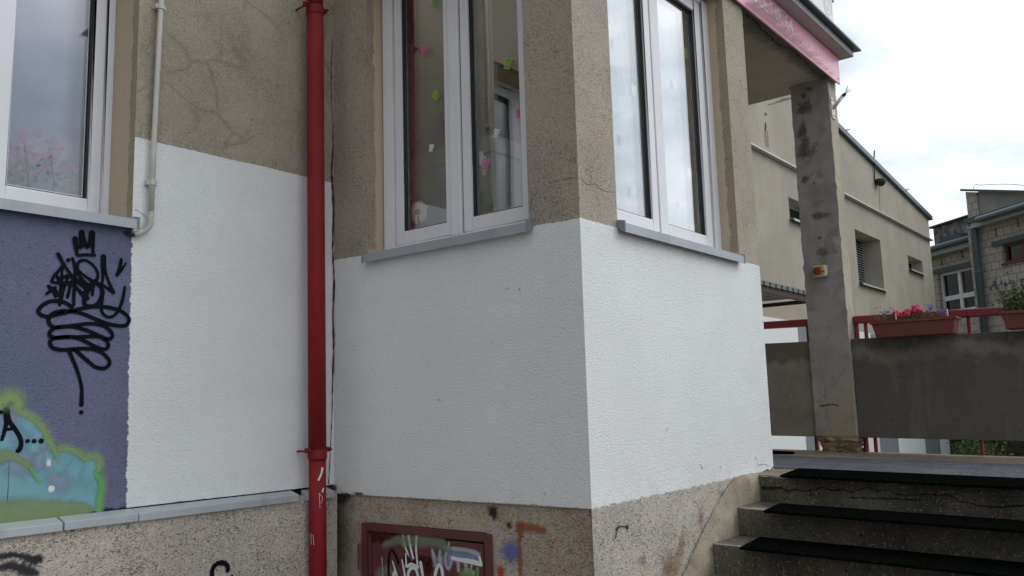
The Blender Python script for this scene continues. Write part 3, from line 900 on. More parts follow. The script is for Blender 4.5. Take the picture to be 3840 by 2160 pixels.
# joint cracks and hair cracks on the render
m = MB()
pts = [(1250, 150), (1246, 330), (1252, 520), (1248, 640), (1250, 700), (1254, 800), (1252, 940), (1256, 1060), (1253, 1180), (1255, 1300), (1252, 1420), (1249, 1560), (1243, 1680), (1238, 1760), (1236, 1815)]
P = [Vector((XA+0.004+random.uniform(0, 0.006), onX(p, XA).y-0.012, onX(p, XA).z)) for p in pts]
ribbon(m, P, (0.8, -0.6, 0), [0.003, 0.003, 0.005, 0.012, 0.013, 0.010, 0.008, 0.011, 0.008, 0.010, 0.008, 0.006, 0.004, 0.004, 0.005], 0.004, 0.4, 0.5)
for pts, w in (([(2172, 665), (2200, 690), (2230, 690), (2262, 715), (2305, 722)], 0.0016),
               ):
    m2 = MB(); ribbon(m2, [onX(p, XC) for p in pts], (1, 0, 0), w, 0.002, 0.5, 0.4); m2.build('crack', M['crack'], school)
for pts, w in (([(1995, 720), (1993, 760), (1990, 790)], 0.003), ([(2168, 664), (2120, 672), (2060, 684)], 0.002)):
    m2 = MB(); ribbon(m2, [onY(p, YB) for p in pts], (0, -1, 0), w, 0.002, 0.5, 0.4); m2.build('crack', M['crack'], school)
for pts, w in (([(505, 785), (530, 800), (545, 815)], 0.002), ([(333, 1895), (336, 1910), (340, 1915)], 0.003), ([(33, 1730), (28, 1850), (20, 1935)], 0.002)):
    m2 = MB(); ribbon(m2, [onX(p, XA) for p in pts], (1, 0, 0), w, 0.004, 0.5, 0.4); m2.build('crack', M['crack'], school)
m.build('crack', M['crack'], school)['label'] = 'dark crack in the corner between the two walls'
# grime line and mould where the white paint meets the ledge and the plinth
m = MB()
for pts, w in (([(0, 1957), (180, 1938), (340, 1920), (471, 1908)], 0.014), ([(600, 1893), (760, 1875), (900, 1863), (1100, 1845), (1150, 1838)], 0.006)):
    ribbon(m, [onX(p, XA) for p in pts], (1, 0, 0), w, 0.003, 0.6, 0.7)
m.build('grime', M['sp_mould'], school)
for c, ru, rz in (((1262, 1850), 0.06, 0.02), ((1240, 1832), 0.05, 0.02)):
    m = MB(); blob(m, onX(c, XA+0.003), (1, -0.6, 0), ru, rz, 0.004, 0.6, 0.4); m.build('grime', M['sp_mould'], school)
for c, ru, rz in (((1285, 1868), 0.05, 0.03), ((1300, 1858), 0.03, 0.014), ((1345, 1850), 0.04, 0.008)):
    m = MB(); blob(m, onY(c, YB), (0, -1, 0), ru, rz, 0.003, 0.7, 0.4); m.build('grime', M['sp_mould'], school)

random.seed(21)
for p in ((2838, 1738), (2700, 1752), (2630, 1752), (2500, 1610)):
    m2 = MB(); blob(m2, onX(p, XC), (1, 0, 0), random.uniform(.006, .016), random.uniform(.008, .016), 0.002, 0.5, 0.5); m2.build('scuff', M['runoff'], school)
for pts in ([(2826, 1722), (2835, 1716), (2838, 1726)], [(2798, 1730), (2796, 1740)], [(2840, 1745), (2865, 1740), (2880, 1748)], [(2620, 1740), (2640, 1760)]):
    m2 = MB(); ribbon(m2, [onX(p, XC) for p in pts], (1, 0, 0), 0.0035, 0.002, 0.5, 0.4); m2.build('scratch', M['damp'], school)
for p in ((1905, 1082), (1950, 1085), (2045, 1850), (1650, 1500)):
    m2 = MB(); blob(m2, onY(p, YB), (0, -1, 0), random.uniform(.006, .02), random.uniform(.004, .008), 0.002, 0.5, 0.5); m2.build('scuff', M['runoff'], school)
m2 = MB(); ribbon(m2, [onX(p, XC) for p in ((2858, 1770), (2875, 1762), (2885, 1766), (2898, 1752))], (1, 0, 0), [0.004, 0.009, 0.006, 0.01], 0.003, 0.5, 0.5); m2.build('crack', M['crack'], school)
# ------------------------------------------------------------------ windows of the school
wB = make_window(school, FB, 0.116, -3.632, -2.489, 2.535, 4.245,
                 [(-3.540, -3.064, -3.481, -3.140), (-3.017, -2.553, -2.955, -2.610)],
                 (0.085, 0.066, 0.045, 0.03), 'window with gel butterflies and a daisy inside', (-2.935, 2.985), (-3.42, -3.06, -2.68), -3.043)
q = MB(); q.fbox(FB, -3.100, -3.024, -0.135, -0.112, 2.575, 4.20)
q.build('mullion_cover', M['pvc'], wB, bevel=0.006)
wC = make_window(school, FC, 0.111, 3.59, 5.006, 2.535, 4.235,
                 [(3.66, 4.228, 3.728, 4.156), (4.242, 4.905, 4.331, 4.820)],
                 (0.085, 0.090, 0.045, 0.03), 'window reflecting the bright sky', None, (), 4.236)
wA = make_window(school, FA, 0.232, 0.42, 2.02, 2.59, 4.245,
                 [(0.49, 1.395, 0.56, 1.33), (1.405, 1.976, 1.542, 1.916)],
                 (0.05, 0.042, 0.052, 0.03), 'window with a sheer curtain and pink flowers behind the glass', None, (), 1.40)
make_sill(school, FB, -3.645, -2.455, 0.116, 2.548, 2.527, 2.480, 0.042)
make_sill(school, FC, 3.572, 4.992, 0.111, 2.552, 2.530, 2.484, 0.042)
make_sill(school, FA, 0.40, 2.032, 0.232, 2.615, 2.588, 2.541, 0.050)

# ------------------------------------------------------------------ graffiti and mural on the wing
NA = (1, 0, 0); NB = (0, -1, 0)
ga = lambda p: onX(p, XA)
# mural blob: cyan cloud with a lime outline
mural = MB()
c3 = crop(0, 1460, 0.37276)
outline = c3([(-40, 190), (0, 130), (60, 95), (120, 90), (165, 125), (180, 190), (200, 225), (290, 275), (370, 335), (430, 410), (470, 490), (505, 560), (540, 610),
              (600, 600), (680, 605), (760, 640), (840, 690), (900, 680), (970, 690), (1000, 740), (985, 800), (970, 850), (1000, 900), (1020, 960), (1020, 1060), (1000, 1130), (985, 1215)])
P = [ga(p) for p in outline]
fill = [ga(p) for p in c3([(-120, 1340), (-120, 200)])] + smooth_path(P, 4) + [ga(p) for p in c3([(985, 1218), (500, 1290), (0, 1335)])]
fill = [Vector((XA, min(p.y, 3), max(p.z, 1.243))) for p in fill]
polyfill(mural, fill, NA, 0.0015)
mural_o = mural.build('mural', M['sp_cyan'], school)
mural_o['label'] = 'cyan cloud with lime outline on the purple wall'
g = MB()
for ctr, ru, rz in (((150, 280), .05, .045), ((110, 480), .06, .09), ((330, 640), .06, .04), ((300, 560), .05, .03)):
    blob(g, ga(c3([ctr])[0]), NA, ru*1.2, rz*1.2, 0.0018, 0.85, 0.2)
for ctr, ru, rz in (((230, 720), .07, .05), ((430, 700), .05, .04), ((600, 900), .05, .05)):
    blob(g, ga(c3([ctr])[0]), NA, ru*1.2, rz*1.2, 0.0018, 0.85, 0.2)
g.build('mural_patch', M['sp_lilac'], mural_o)
g = MB()
for ctr, ru, rz in (((280, 350), .045, .05), ((40, 560), .05, .05), ((620, 760), .07, .05), ((900, 800), .05, .08), ((480, 690), .025, .03), ((340, 590), .04, .03), ((750, 820), .05, .06)):
    blob(g, ga(c3([ctr])[0]), NA, ru, rz, 0.002, 0.85, 0.2)
g.build('mural_patch', M['sp_cyan2'], mural_o)
g = MB()
pl_ = [(-60, 1350), (60, 1270), (180, 1200), (320, 1180), (480, 1190), (640, 1170), (760, 1190), (880, 1210)]
ribbon(g, [ga(p) for p in c3([(-60, 1300), (100, 1270), (250, 1240), (420, 1225), (600, 1215), (760, 1205), (890, 1205)])], NA, [0.14, 0.13, 0.12, 0.10, 0.08, 0.07, 0.04], 0.0022, 0.5, 0.05)
ribbon(g, [ga(p) for p in c3([(-40, 690), (60, 665), (150, 690), (250, 745), (310, 800)])], NA, [0.07, 0.05, 0.025, 0.03, 0.02], 0.0022, 0.6)
g.build('mural_stroke', M['sp_olive'], mural_o)
g = MB()
ribbon(g, P, NA, [0.05, 0.075, 0.08, 0.085, 0.07, 0.045, 0.028, 0.018, 0.018, 0.016, 0.016, 0.015, 0.016, 0.018, 0.016, 0.016, 0.016, 0.016, 0.016, 0.018, 0.018, 0.016, 0.018, 0.018, 0.018, 0.016, 0.016], 0.0026, 0.9)
ribbon(g, [p+Vector((0, 0.004, 0.004)) for p in P], NA, 0.034, 0.0020, 1.0)
ribbon(g, [ga(p) for p in c3([(540, 600), (560, 660), (590, 730)])], NA, [0.022, 0.02, 0.01], 0.0026, 0.7)
g.build('mural_stroke', M['sp_green'], mural_o)
g = MB()
ribbon(g, [ga(p) for p in c3([(955, 850), (1005, 920), (1010, 1000), (1000, 1090), (985, 1215)])], NA, [0.02, 0.03, 0.03, 0.035, 0.03], 0.003, 0.6)
ribbon(g, [ga(p) for p in c3([(310, 800), (350, 870), (390, 930)])], NA, [0.018, 0.018, 0.012], 0.003, 0.7)
g.build('mural_stroke', M['sp_green2'], mural_o)
g = MB()
blob(g, ga(c3([(510, 1000)])[0]), NA, 0.016, 0.017, 0.003, 0.5, 0.1)
blob(g, ga(c3([(485, 740)])[0]), NA, 0.012, 0.020, 0.003, 0.9, 0.2)
g.build('mural_patch', M['sp_white'], mural_o)

# the big black tag
tagm = MB()
c1 = crop(100, 840, 0.22088); c2 = crop(100, 1100, 0.33133)
def st(pts, w, cc=c1, **kw):
    if isinstance(w, (list, tuple)): w = [x*1.0 for x in w]
    ribbon(tagm, [ga(p) for p in cc(pts)], NA, w, 0.0034, 0.3, 0.0, **kw)
s = 0.000285                                     # metres per crop pixel on this wall, about
def W_(px): return px*s*1.1
st([(850, 520), (835, 430), (822, 330), (815, 250)], [W_(50), W_(60), W_(75), W_(80)])
st([(850, 390), (915, 380), (920, 300), (925, 200), (928, 150)], [W_(60), W_(70), W_(72), W_(85), W_(90)])
st([(928, 160), (955, 250), (990, 350), (1020, 385), (1060, 330), (1090, 240), (1100, 160)], [W_(80), W_(70), W_(60), W_(65), W_(65), W_(85), W_(95)])
st([(1105, 160), (1115, 300), (1115, 420), (1125, 530)], [W_(90), W_(60), W_(50), W_(45)])
st([(875, 540), (950, 525), (1050, 525), (1150, 535)], [W_(40), W_(45), W_(45), W_(40)])
blob(tagm, ga(c1([(697, 615)])[0]), NA, 0.0105, 0.0105, 0.0036, 0.3, 0.08)
st([(525, 515), (570, 590), (620, 690), (690, 790), (760, 880), (830, 950), (960, 1040), (1040, 1090)], [W_(60), W_(48), W_(45), W_(40), W_(45), W_(70), W_(80), W_(90)])
st([(620, 690), (540, 790), (460, 880), (410, 985)], [W_(55), W_(45), W_(45), W_(35)])
st([(410, 985), (520, 1000), (640, 1010), (740, 1000), (800, 940), (740, 880), (650, 890), (560, 930), (560, 960)], [W_(35), W_(45), W_(60), W_(60), W_(60), W_(55), W_(50), W_(60), W_(50)])
st([(510, 880), (545, 950), (590, 1000), (650, 1010)], [W_(40), W_(55), W_(60), W_(50)])
st([(610, 700), (595, 820), (590, 920), (580, 1060), (570, 1200), (555, 1370)], [W_(40), W_(35), W_(50), W_(50), W_(55), W_(48)])
st([(690, 930), (640, 1050), (600, 1180), (575, 1300)], [W_(45), W_(45), W_(55), W_(50)])
st([(745, 1010), (720, 1120), (690, 1240)], [W_(45), W_(45), W_(48)])
st([(770, 580), (805, 680), (815, 800), (812, 940), (805, 1100), (795, 1240), (795, 1370)], [W_(42), W_(50), W_(42), W_(50), W_(52), W_(50), W_(48)])
st([(825, 690), (850, 800), (900, 890), (960, 970), (1030, 1050)], [W_(40), W_(60), W_(50), W_(55), W_(75)])
st([(860, 770), (860, 690), (910, 625), (1000, 620), (1100, 680), (1180, 780), (1205, 870), (1180, 950), (1110, 1010), (1040, 1080), (1000, 1180), (975, 1300), (985, 1370), (1080, 1390), (1180, 1360), (1255, 1270), (1280, 1160), (1250, 1070), (1150, 990), (1020, 910), (930, 840), (870, 780)],
   [W_(40), W_(48), W_(48), W_(42), W_(42), W_(42), W_(45), W_(55), W_(75), W_(90), W_(95), W_(70), W_(60), W_(45), W_(50), W_(65), W_(75), W_(60), W_(50), W_(45), W_(40), W_(38)])
st([(800, 1040), (880, 1130), (960, 1210), (1030, 1260)], [W_(45), W_(55), W_(70), W_(60)])
st([(1130, 1010), (1120, 1110), (1110, 1200)], [W_(60), W_(50), W_(48)])
st([(1300, 560), (1290, 700), (1290, 850), (1280, 980), (1265, 1080)], [W_(85), W_(70), W_(50), W_(42), W_(36)])
st([(1310, 580), (1330, 780), (1370, 930), (1420, 1060), (1470, 1160)], [W_(60), W_(38), W_(42), W_(50), W_(55)])
st([(1465, 1160), (1380, 1100), (1280, 1040), (1180, 990), (1100, 960)], [W_(60), W_(45), W_(42), W_(42), W_(40)])
st([(1600, 600), (1590, 680), (1560, 780), (1525, 870)], [W_(45), W_(58), W_(50), W_(48)])
st([(1540, 860), (1620, 760), (1680, 660)], [W_(45), W_(40), W_(22)])
st([(365, 1060), (430, 1110), (490, 1200)], [W_(50), W_(60), W_(60)])
st([(335, 1185), (420, 1120), (480, 1080)], [W_(42), W_(50), W_(48)])
st([(400, 1110), (480, 1140), (490, 1220)], [W_(60), W_(70), W_(60)])
st([(1660, 1070), (1640, 1200), (1600, 1340), (1575, 1440)], [W_(42), W_(46), W_(40), W_(36)])
s = 0.000427
st([(508, 158), (440, 110), (350, 88), (250, 95), (160, 150), (128, 205), (170, 250), (250, 262), (340, 240), (450, 215), (560, 185), (680, 160), (800, 150), (920, 160), (1040, 190), (1130, 250), (1155, 310), (1110, 365), (1020, 365), (900, 340), (760, 285), (640, 235), (520, 205), (400, 200), (290, 230), (243, 300), (270, 365), (340, 385), (440, 375), (560, 360), (680, 345), (800, 350), (900, 385), (960, 450), (960, 500), (910, 515), (800, 470), (680, 420), (560, 385), (470, 375), (340, 385), (265, 430), (260, 480), (330, 500), (430, 490), (560, 495), (700, 488), (810, 490), (890, 530), (920, 590), (880, 635), (790, 610), (690, 560), (600, 515), (500, 495), (380, 500), (280, 520), (262, 570), (300, 620), (400, 640), (520, 630), (640, 625), (760, 635), (860, 680), (930, 760), (920, 820), (860, 850), (770, 830), (680, 760), (600, 690), (540, 640), (470, 640)],
   W_(38), c2)
st([(470, 640), (510, 730), (560, 850), (600, 980), (620, 1100), (615, 1260)], [W_(42), W_(36), W_(36), W_(32), W_(34), W_(44)], c2)
st([(1095, 10), (1075, 100), (1030, 200), (980, 255), (920, 270), (860, 230), (840, 160), (845, 60)], [W_(32), W_(32), W_(30), W_(30), W_(30), W_(30), W_(34), W_(50)], c2)
blob(tagm, ga(c2([(612, 1345)])[0]), NA, 0.0105, 0.0105, 0.0036, 0.25, 0.06)
# the second tag: A...
s = 0.00048
st([(60, 215), (65, 280), (60, 340), (40, 420), (15, 505)], [W_(55), W_(50), W_(36), W_(32), W_(28)], c3)
st([(62, 230), (90, 320), (140, 390), (190, 470), (208, 540), (195, 600), (175, 620)], [W_(48), W_(36), W_(36), W_(36), W_(36), W_(38), W_(36)], c3)
st([(35, 415), (90, 400), (140, 398)], [W_(22), W_(26), W_(26)], c3)
for p, r_ in (((272, 520), .0098), ((337, 521), .0108), ((408, 520), .0118), ((5, 230), .009)):
    blob(tagm, ga(c3([p])[0]), NA, r_, r_*0.95, 0.0036, 0.25, 0.1)
tagm.build('graffiti', M['sp_black'], school)['label'] = 'black sprayed tag with crown and looping tail on the purple wall'

# marks on the wing plinth
c5 = crop(0, 2000, 0.38820)
NPX = XA+0.045
g = MB(); gp = lambda p: onX(p, NPX)
ribbon(g, [gp(p) for p in c5([(-60, 235), (30, 218), (110, 205), (200, 215), (280, 235), (380, 245)])], NA, [0.02, 0.02, 0.018, 0.022, 0.03, 0.02], 0.003, 0.8, 0.3)
ribbon(g, [gp(p) for p in c5([(-60, 320), (20, 325), (90, 305), (180, 330), (270, 360), (350, 385)])], NA, [0.03, 0.03, 0.03, 0.035, 0.045, 0.02], 0.003, 0.8, 0.3)
ribbon(g, [gp(p) for p in c5([(320, 275), (345, 265), (370, 250)])], NA, 0.03, 0.003, 0.8, 0.3)
g.build('graffiti', M['sp_char'], school)['label'] = 'smudged charcoal spray on the plinth below the mural'
g = MB()
ribbon(g, [gp(p) for p in c5([(2195, 360), (2195, 320), (2165, 288), (2115, 285), (2070, 310), (2045, 360), (2045, 420), (2070, 480), (2130, 500), (2200, 480), (2235, 420)])], NA, 0.024, 0.003, 0.35, 0.12)
g.build('graffiti', M['sp_black'], school)['label'] = 'black sprayed letter G at the foot of the plinth'
# marks on the bay plinth
g = MB(); c7 = crop(1100, 1700, 0.50466); YP = YB+0.016
gb_ = lambda p: onY(p, YP)
blob(g, gb_(c7([(1490, 435)])[0]), NB, 0.030, 0.028, 0.004, 0.7, 0.35)
ribbon(g, [gb_(p) for p in c7([(1490, 430), (1497, 465), (1500, 490)])], NB, [0.03, 0.018, 0.006], 0.004, 0.7, 0.2)
blob(g, gb_(c7([(1605, 533)])[0]), NB, 0.016, 0.018, 0.004, 0.7, 0.3)
g.build('graffiti', M['sp_char'], school)['label'] = 'small black spray marks on the plinth right of the hatch'
g = MB()
blob(g, gb_(c7([(1625, 728)])[0]), NB, 0.058, 0.05, 0.004, 0.8, 0.2)
g.build('graffiti', M['sp_blue'], school)['label'] = 'blue spray spot right of the hatch'
g = MB()
ribbon(g, [gb_(p) for p in c7([(1690, 545), (1760, 545), (1810, 555), (1870, 575)])], NB, [0.05, 0.03, 0.035, 0.03], 0.004, 0.8, 0.3)
ribbon(g, [gb_(p) for p in c7([(1692, 530), (1692, 600), (1685, 660), (1690, 780), (1692, 900)])], NB, [0.035, 0.028, 0.018, 0.02, 0.022], 0.0045, 0.8, 0.3)
g.build('rust_stain', M['sp_rust'], school)
g = MB()
ribbon(g, [gb_(p) for p in c7([(1545, 870), (1545, 900), (1545, 930)])], NB, 0.035, 0.004, 0.8, 0.3)
g.build('graffiti', M['sp_red'], school)['label'] = 'red spray spot beside the hatch'
g = MB(); c8 = crop(1900, 1700, 0.33385)
gc = lambda p: onX(p, XC)
ribbon(g, [gc(p) for p in c8([(1225, 850), (1250, 825), (1300, 820), (1345, 825)])], NA, [0.014, 0.010, 0.006, 0.016], 0.003, 0.9, 0.4)
blob(g, gc(c8([(1345, 830)])[0]), NA, 0.010, 0.014, 0.003, 0.8, 0.4)
ribbon(g, [gc(p) for p in c8([(1235, 860), (1225, 890), (1215, 945)])], NA, [0.010, 0.006, 0.012], 0.003, 0.9, 0.4)
g.build('graffiti', M['sp_char'], school)['label'] = 'faint black scribble on the plinth beside the stairs'
g = MB()
for ctr, ru, rz in (((1880, 1240), .09, .07), ((1800, 1330), .06, .05), ((2180, 720), .03, .05), ((1960, 1010), .04, .06), ((1530, 1195), .03, .03)):
    g = MB(); blob(g, gc(c8([ctr])[0]), NA, ru, rz, 0.003, 1.0, 0.4)
    g.build('rust_stain', M['sp_rust_faint'], school)
# white overpaint dribbled down on to the plinth mould at the inner corner

# ================================================================== rooms behind the windows
m = MB()
def inbox(x0, x1, y0, y1, z0, z1, skip=()):
    fs = {'x0': [(x0, y0, z0), (x0, y1, z0), (x0, y1, z1), (x0, y0, z1)], 'x1': [(x1, y0, z0), (x1, y1, z0), (x1, y1, z1), (x1, y0, z1)],
          'y0': [(x0, y0, z0), (x1, y0, z0), (x1, y0, z1), (x0, y0, z1)], 'y1': [(x0, y1, z0), (x1, y1, z0), (x1, y1, z1), (x0, y1, z1)],
          'z0': [(x0, y0, z0), (x1, y0, z0), (x1, y1, z0), (x0, y1, z0)], 'z1': [(x0, y0, z1), (x1, y0, z1), (x1, y1, z1), (x0, y1, z1)]}
    for k_, q in fs.items():
        if k_ not in skip: m.face(q)
inbox(-8.2, XC-0.31, YB+0.31, 5.28, 1.22, 4.22, ('x1', 'y0'))
# solid strips of wall around the openings, seen from inside
wall_grid(m, FB, -8.2, XC-0.31, 1.22, 4.22, [(HB[0], HB[1], 2.535, 4.22)], d=-0.31)
wall_grid(m, FC, YB+0.31, 5.28, 1.22, 4.22, [(HC[0], HC[1], 2.535, 4.22)], d=-0.31)
struct(m.build('interior_room', M['room_wall']))
m = MB()
inbox(-8.2, XA-0.31, -3.0, 3.0, 1.22, 4.22, ('x1',))
wall_grid(m, FA, -3.0, 3.0, 1.22, 4.22, [(HA[0], HA[1], 2.59, 4.22)], d=-0.31)
struct(m.build('interior_room', M['room_wall']))

cup = empty('cupboard', (-4.6, 4.6, 1.22), 'white cupboard inside the room, seen through the bay front window', 'cupboard')
q = MB(); q.box(-5.3, -3.30, 3.98, 4.5, 1.22, 3.22); q.build('body', M['room_light'], cup, bevel=0.008)
q = MB(); q.box(-5.32, -3.28, 3.96, 4.52, 3.224, 3.33); q.build('top', M['room_light'], cup, bevel=0.006)
for xx in (-5.29, -4.62, -3.95):
    q = MB(); q.box(xx, xx+0.64, 3.958, 3.976, 1.3, 3.2); q.build('door', M['room_light'], cup, bevel=0.004)

def drape(name, mat, F, u0, u1, d, z0, z1, label, cat, amp=0.03, n=60, folds=7, group=None):
    mb = MB()
    cols = []
    for i in range(n+1):
        u = u0+(u1-u0)*i/n
        o_ = amp*math.sin(i/n*folds*2*math.pi+0.6*math.sin(i*0.37))
        cols.append((u, d+o_))
    for i in range(n):
        a, b = cols[i], cols[i+1]
        mb.face([F.p(a[0], a[1], z0), F.p(b[0], b[1], z0), F.p(b[0], b[1], z1), F.p(a[0], a[1], z1)])
    bmesh.ops.remove_doubles(mb.bm, verts=mb.bm.verts, dist=1e-5)
    o = mb.build(name, mat, None, smooth=True)
    sm = o.modifiers.new('thickness', 'SOLIDIFY'); sm.thickness = 0.002
    return tag(o, label, cat, group)
drape('curtain', M['curtain'], FA, -1.6, 1.99, -0.37, 2.45, 4.2, 'sheer pale curtain behind the window above the purple wall', 'curtain', 0.022, 120, 13)
drape('curtain', M['curtain_grey'], FC, 4.35, 5.2, -0.42, 1.5, 4.2, 'grey folded curtain inside the corner room by the side window', 'curtain', 0.03, 60, 7)

# ------------------------------------------------------------------ stickers, flowers and toys at the windows
def butterfly_mesh(mb, size):
    """four looped wings and a body, flat gel sticker in the XZ plane, 2 mm thick"""
    def loop(cx, cz, rx, rz, rot, hole=0.45, n=16):
        ca, sa = math.cos(rot), math.sin(rot)
        for k in range(n):
            a0 = k*2*math.pi/n; a1 = (k+1)*2*math.pi/n
            def pt(a, q): 
                x, z = math.cos(a)*rx*q, math.sin(a)*rz*q
                return (cx+x*ca-z*sa)*size, (cz+x*sa+z*ca)*size
            o0, o1, i0, i1 = pt(a0, 1), pt(a1, 1), pt(a0, hole), pt(a1, hole)
            for yy in (-0.001, 0.001):
                mb.face([(o0[0], yy, o0[1]), (o1[0], yy, o1[1]), (i1[0], yy, i1[1]), (i0[0], yy, i0[1])])
            for a, b in ((o0, o1), (i1, i0)):
                mb.face([(a[0], -0.001, a[1]), (b[0], -0.001, b[1]), (b[0], 0.001, b[1]), (a[0], 0.001, a[1])])
    loop(-0.24, 0.22, 0.25, 0.24, 0.5, 0.42); loop(0.24, 0.22, 0.25, 0.24, -0.5, 0.42)
    loop(-0.18, -0.24, 0.20, 0.22, -0.4, 0.5); loop(0.18, -0.24, 0.20, 0.22, 0.4, 0.5)
    loop(0, 0.0, 0.055, 0.36, 0, 0.05)
    loop(-0.1, 0.02, 0.09, 0.1, 0, 0.1); loop(0.1, 0.02, 0.09, 0.1, 0, 0.1)
proto = {}
def sticker(px, F, plane, matkey, label, size, roll):
    if matkey not in proto:
        mb = MB(); butterfly_mesh(mb, 1.0)
        o = mb.build('butterfly_sticker', M[matkey]); proto[matkey] = o
    else:
        o = proto[matkey].copy(); COL.objects.link(o)
    P = onY(px, plane) if F is FB else onX(px, plane)
    o.location = P
    o.scale = (size*0.66, 1, size*0.82)
    rz = 0 if F is FB else math.pi/2
    o.rotation_euler = (0, roll, rz)
    tag(o, label, 'window sticker', 'butterfly stickers on the window panes')
GB = YB+0.116+0.031; GC = XC-0.111-0.046; GA = XA-0.232-0.065
sticker((1630, 6), FB, GB, 'green', 'lime butterfly sticker cut by the top of the frame, on the hatch-side pane', 0.085, 0.35)
sticker((1590, 190), FB, GB, 'pink', 'pink butterfly sticker high on the left pane of the bay front window', 0.075, 0.4)
sticker((1633, 358), FB, GB, 'green', 'lime butterfly sticker below the pink one on the left pane', 0.075, -0.5)
sticker((1617, 555), FB, GB, 'palewhite', 'small white butterfly sticker in front of the cupboard', 0.055, 0.3)
sticker((1905, 238), FB, GB, 'green', 'lime butterfly sticker high on the right pane of the bay front window', 0.085, 0.35)
sticker((1946, 425), FB, GB, 'pink', 'pink butterfly sticker half hidden by the right window jamb', 0.07, 0.3)
sticker((1861, 500), FB, GB, 'paleblue', 'pale blue butterfly sticker in the middle of the right pane', 0.065, 0.35)
sticker((1822, 617), FB, GB, 'pink', 'pink butterfly sticker beside the window handle', 0.08, 0.3)
sticker((2308, 160), FC, GC, 'palewhite', 'white butterfly sticker high on the near pane of the side window', 0.085, 0.4)
sticker((2377, 338), FC, GC, 'paleyellow', 'pale yellow butterfly sticker on the near pane of the side window', 0.085, 0.1)
sticker((2335, 523), FC, GC, 'palepink', 'pale pink butterfly sticker on the near pane of the side window', 0.085, 0.2)
sticker((2374, 718), FC, GC, 'paleblue', 'pale blue butterfly sticker low on the near pane of the side window', 0.08, 0.3)
sticker((2572, 200), FC, GC, 'green', 'lime butterfly sticker on the dark edge of the side window', 0.09, -0.2)
sticker((2530, 315), FC, GC, 'palewhite', 'faint white butterfly sticker on the upper part of the far side pane', 0.08, 0.2)
sticker((2587, 650), FC, GC, 'paleyellow', 'pale yellow butterfly sticker on the lower far pane of the side window', 0.085, 0.1)
sticker((2553, 770), FC, GC, 'paleblue', 'pale blue butterfly sticker low on the far pane of the side window', 0.07, 0.3)

def daisy(F, u, z, d, size, label, name='paper_daisy', matp='foam'):
    root = empty(name, F.p(u, d, z-size*0.9), label, 'paper flower')
    mb = MB()
    for k in range(6):
        a = k*math.pi/3+0.3
        cu, cz = u+math.cos(a)*size*0.3, z+math.sin(a)*size*0.3
        mb.disc_prism(F, cu, cz, d-0.004-0.0007*k, d+0.004+0.0007*k, size*0.24, 14)
    mb.build('petals', M[matp], root)
    mb = MB(); mb.disc_prism(F, u, z, d+0.008, d+0.014, size*0.14, 14); mb.build('flower_centre', M['brown'], root)
    mb = MB(); mb.tube([F.p(u, d+0.006, z-size*0.2), F.p(u+0.01, d+0.004, z-size*0.6), F.p(u+0.02, d, z-size*0.95)], size*0.05, 8)
    mb.build('stem', M['brown'], root)
P = onY((1588, 800), YB+0.229)
daisy(FB, P.x, P.z, -0.19, 0.125, 'cream foam daisy standing behind the lower left pane of the bay front window')
P = onX((2605, 885), XC-0.224)
daisy(FC, P.y, P.z, -0.20, 0.16, 'pale foam daisy behind the far lower corner of the side window', matp='palewhite')
P = onY((1545, 545), 4.2)
daisy(Frame((0, 4.2, 0), (1, 0, 0), (0, -1, 0)), P.x, max(P.z, 3.27), 0.0, 0.14, 'orange paper flower on top of the white cupboard', matp='orange')
P = onY((1795, 768), YB+0.26)
mb = MB()
pr = [(0, -0.075), (0.045, -0.07), (0.07, -0.035), (0.075, 0.0), (0.06, 0.045), (0.03, 0.07), (0.0, 0.076)]
for i in range(len(pr)-1):
    for k in range(20):
        a, b = k*math.pi/10, (k+1)*math.pi/10
        f = lambda r_, z_, t: Vector((P.x+r_*math.cos(t), P.y+0.02+r_*0.8*math.sin(t), P.z+z_))
        mb.face([f(pr[i][0], pr[i][1], a), f(pr[i][0], pr[i][1], b), f(pr[i+1][0], pr[i+1][1], b), f(pr[i+1][0], pr[i+1][1], a)])
tag(mb.build('toy_ball', M['toygreen'], None, smooth=True), 'dark green ball on the inner sill behind the right pane', 'toy')
# orchids behind the wing window
for j, (px, py, hgt, lab) in enumerate((((90), 575, 0.34, 'pink orchid nearest the left sash behind the wing window'), (185, 590, 0.30, 'paler pink orchid near the right jamb behind the wing window'))):
    base = onX((px, py), GA-0.03)
    zb_ = 2.64
    o = empty('orchid_plant', (base.x, base.y, zb_), lab, 'plant', 'orchids behind the wing window')
    q = MB(); q.tube([(base.x, base.y, zb_), (base.x+0.02, base.y+0.02, (zb_+base.z)/2), (base.x, base.y, base.z+0.05)], 0.004, 6); q.build('stem', M['leaf_dark'], o)
    q = MB()
    for k in range(26):
        c = Vector((base.x+random.gauss(0, 0.015), base.y+random.gauss(0, 0.045), base.z+random.gauss(0.0, 0.04)))
        r_ = random.uniform(0.012, 0.02); t = random.uniform(0, 3)
        q.face([c+Vector((0.3*r_*math.sin(t+i), r_*math.cos(i*2*math.pi/5), r_*math.sin(i*2*math.pi/5))) for i in range(5)])
    q.build('blossom', M['orchid'], o)
    q = MB()
    for k in range(22):
        c = Vector((base.x+random.gauss(0, 0.02), base.y+random.gauss(0, 0.06), base.z-0.09+random.gauss(0, 0.035)))
        d_ = Vector((random.gauss(0, .4), random.gauss(0, 1), random.gauss(-0.2, .5))).normalized()*0.03
        w_ = d_.cross(Vector((1, 0, 0))).normalized()*0.008
        q.face([c, c+d_*0.5+w_, c+d_, c+d_*0.5-w_])
    q.build('leaves', M['leaf_dark'], o)

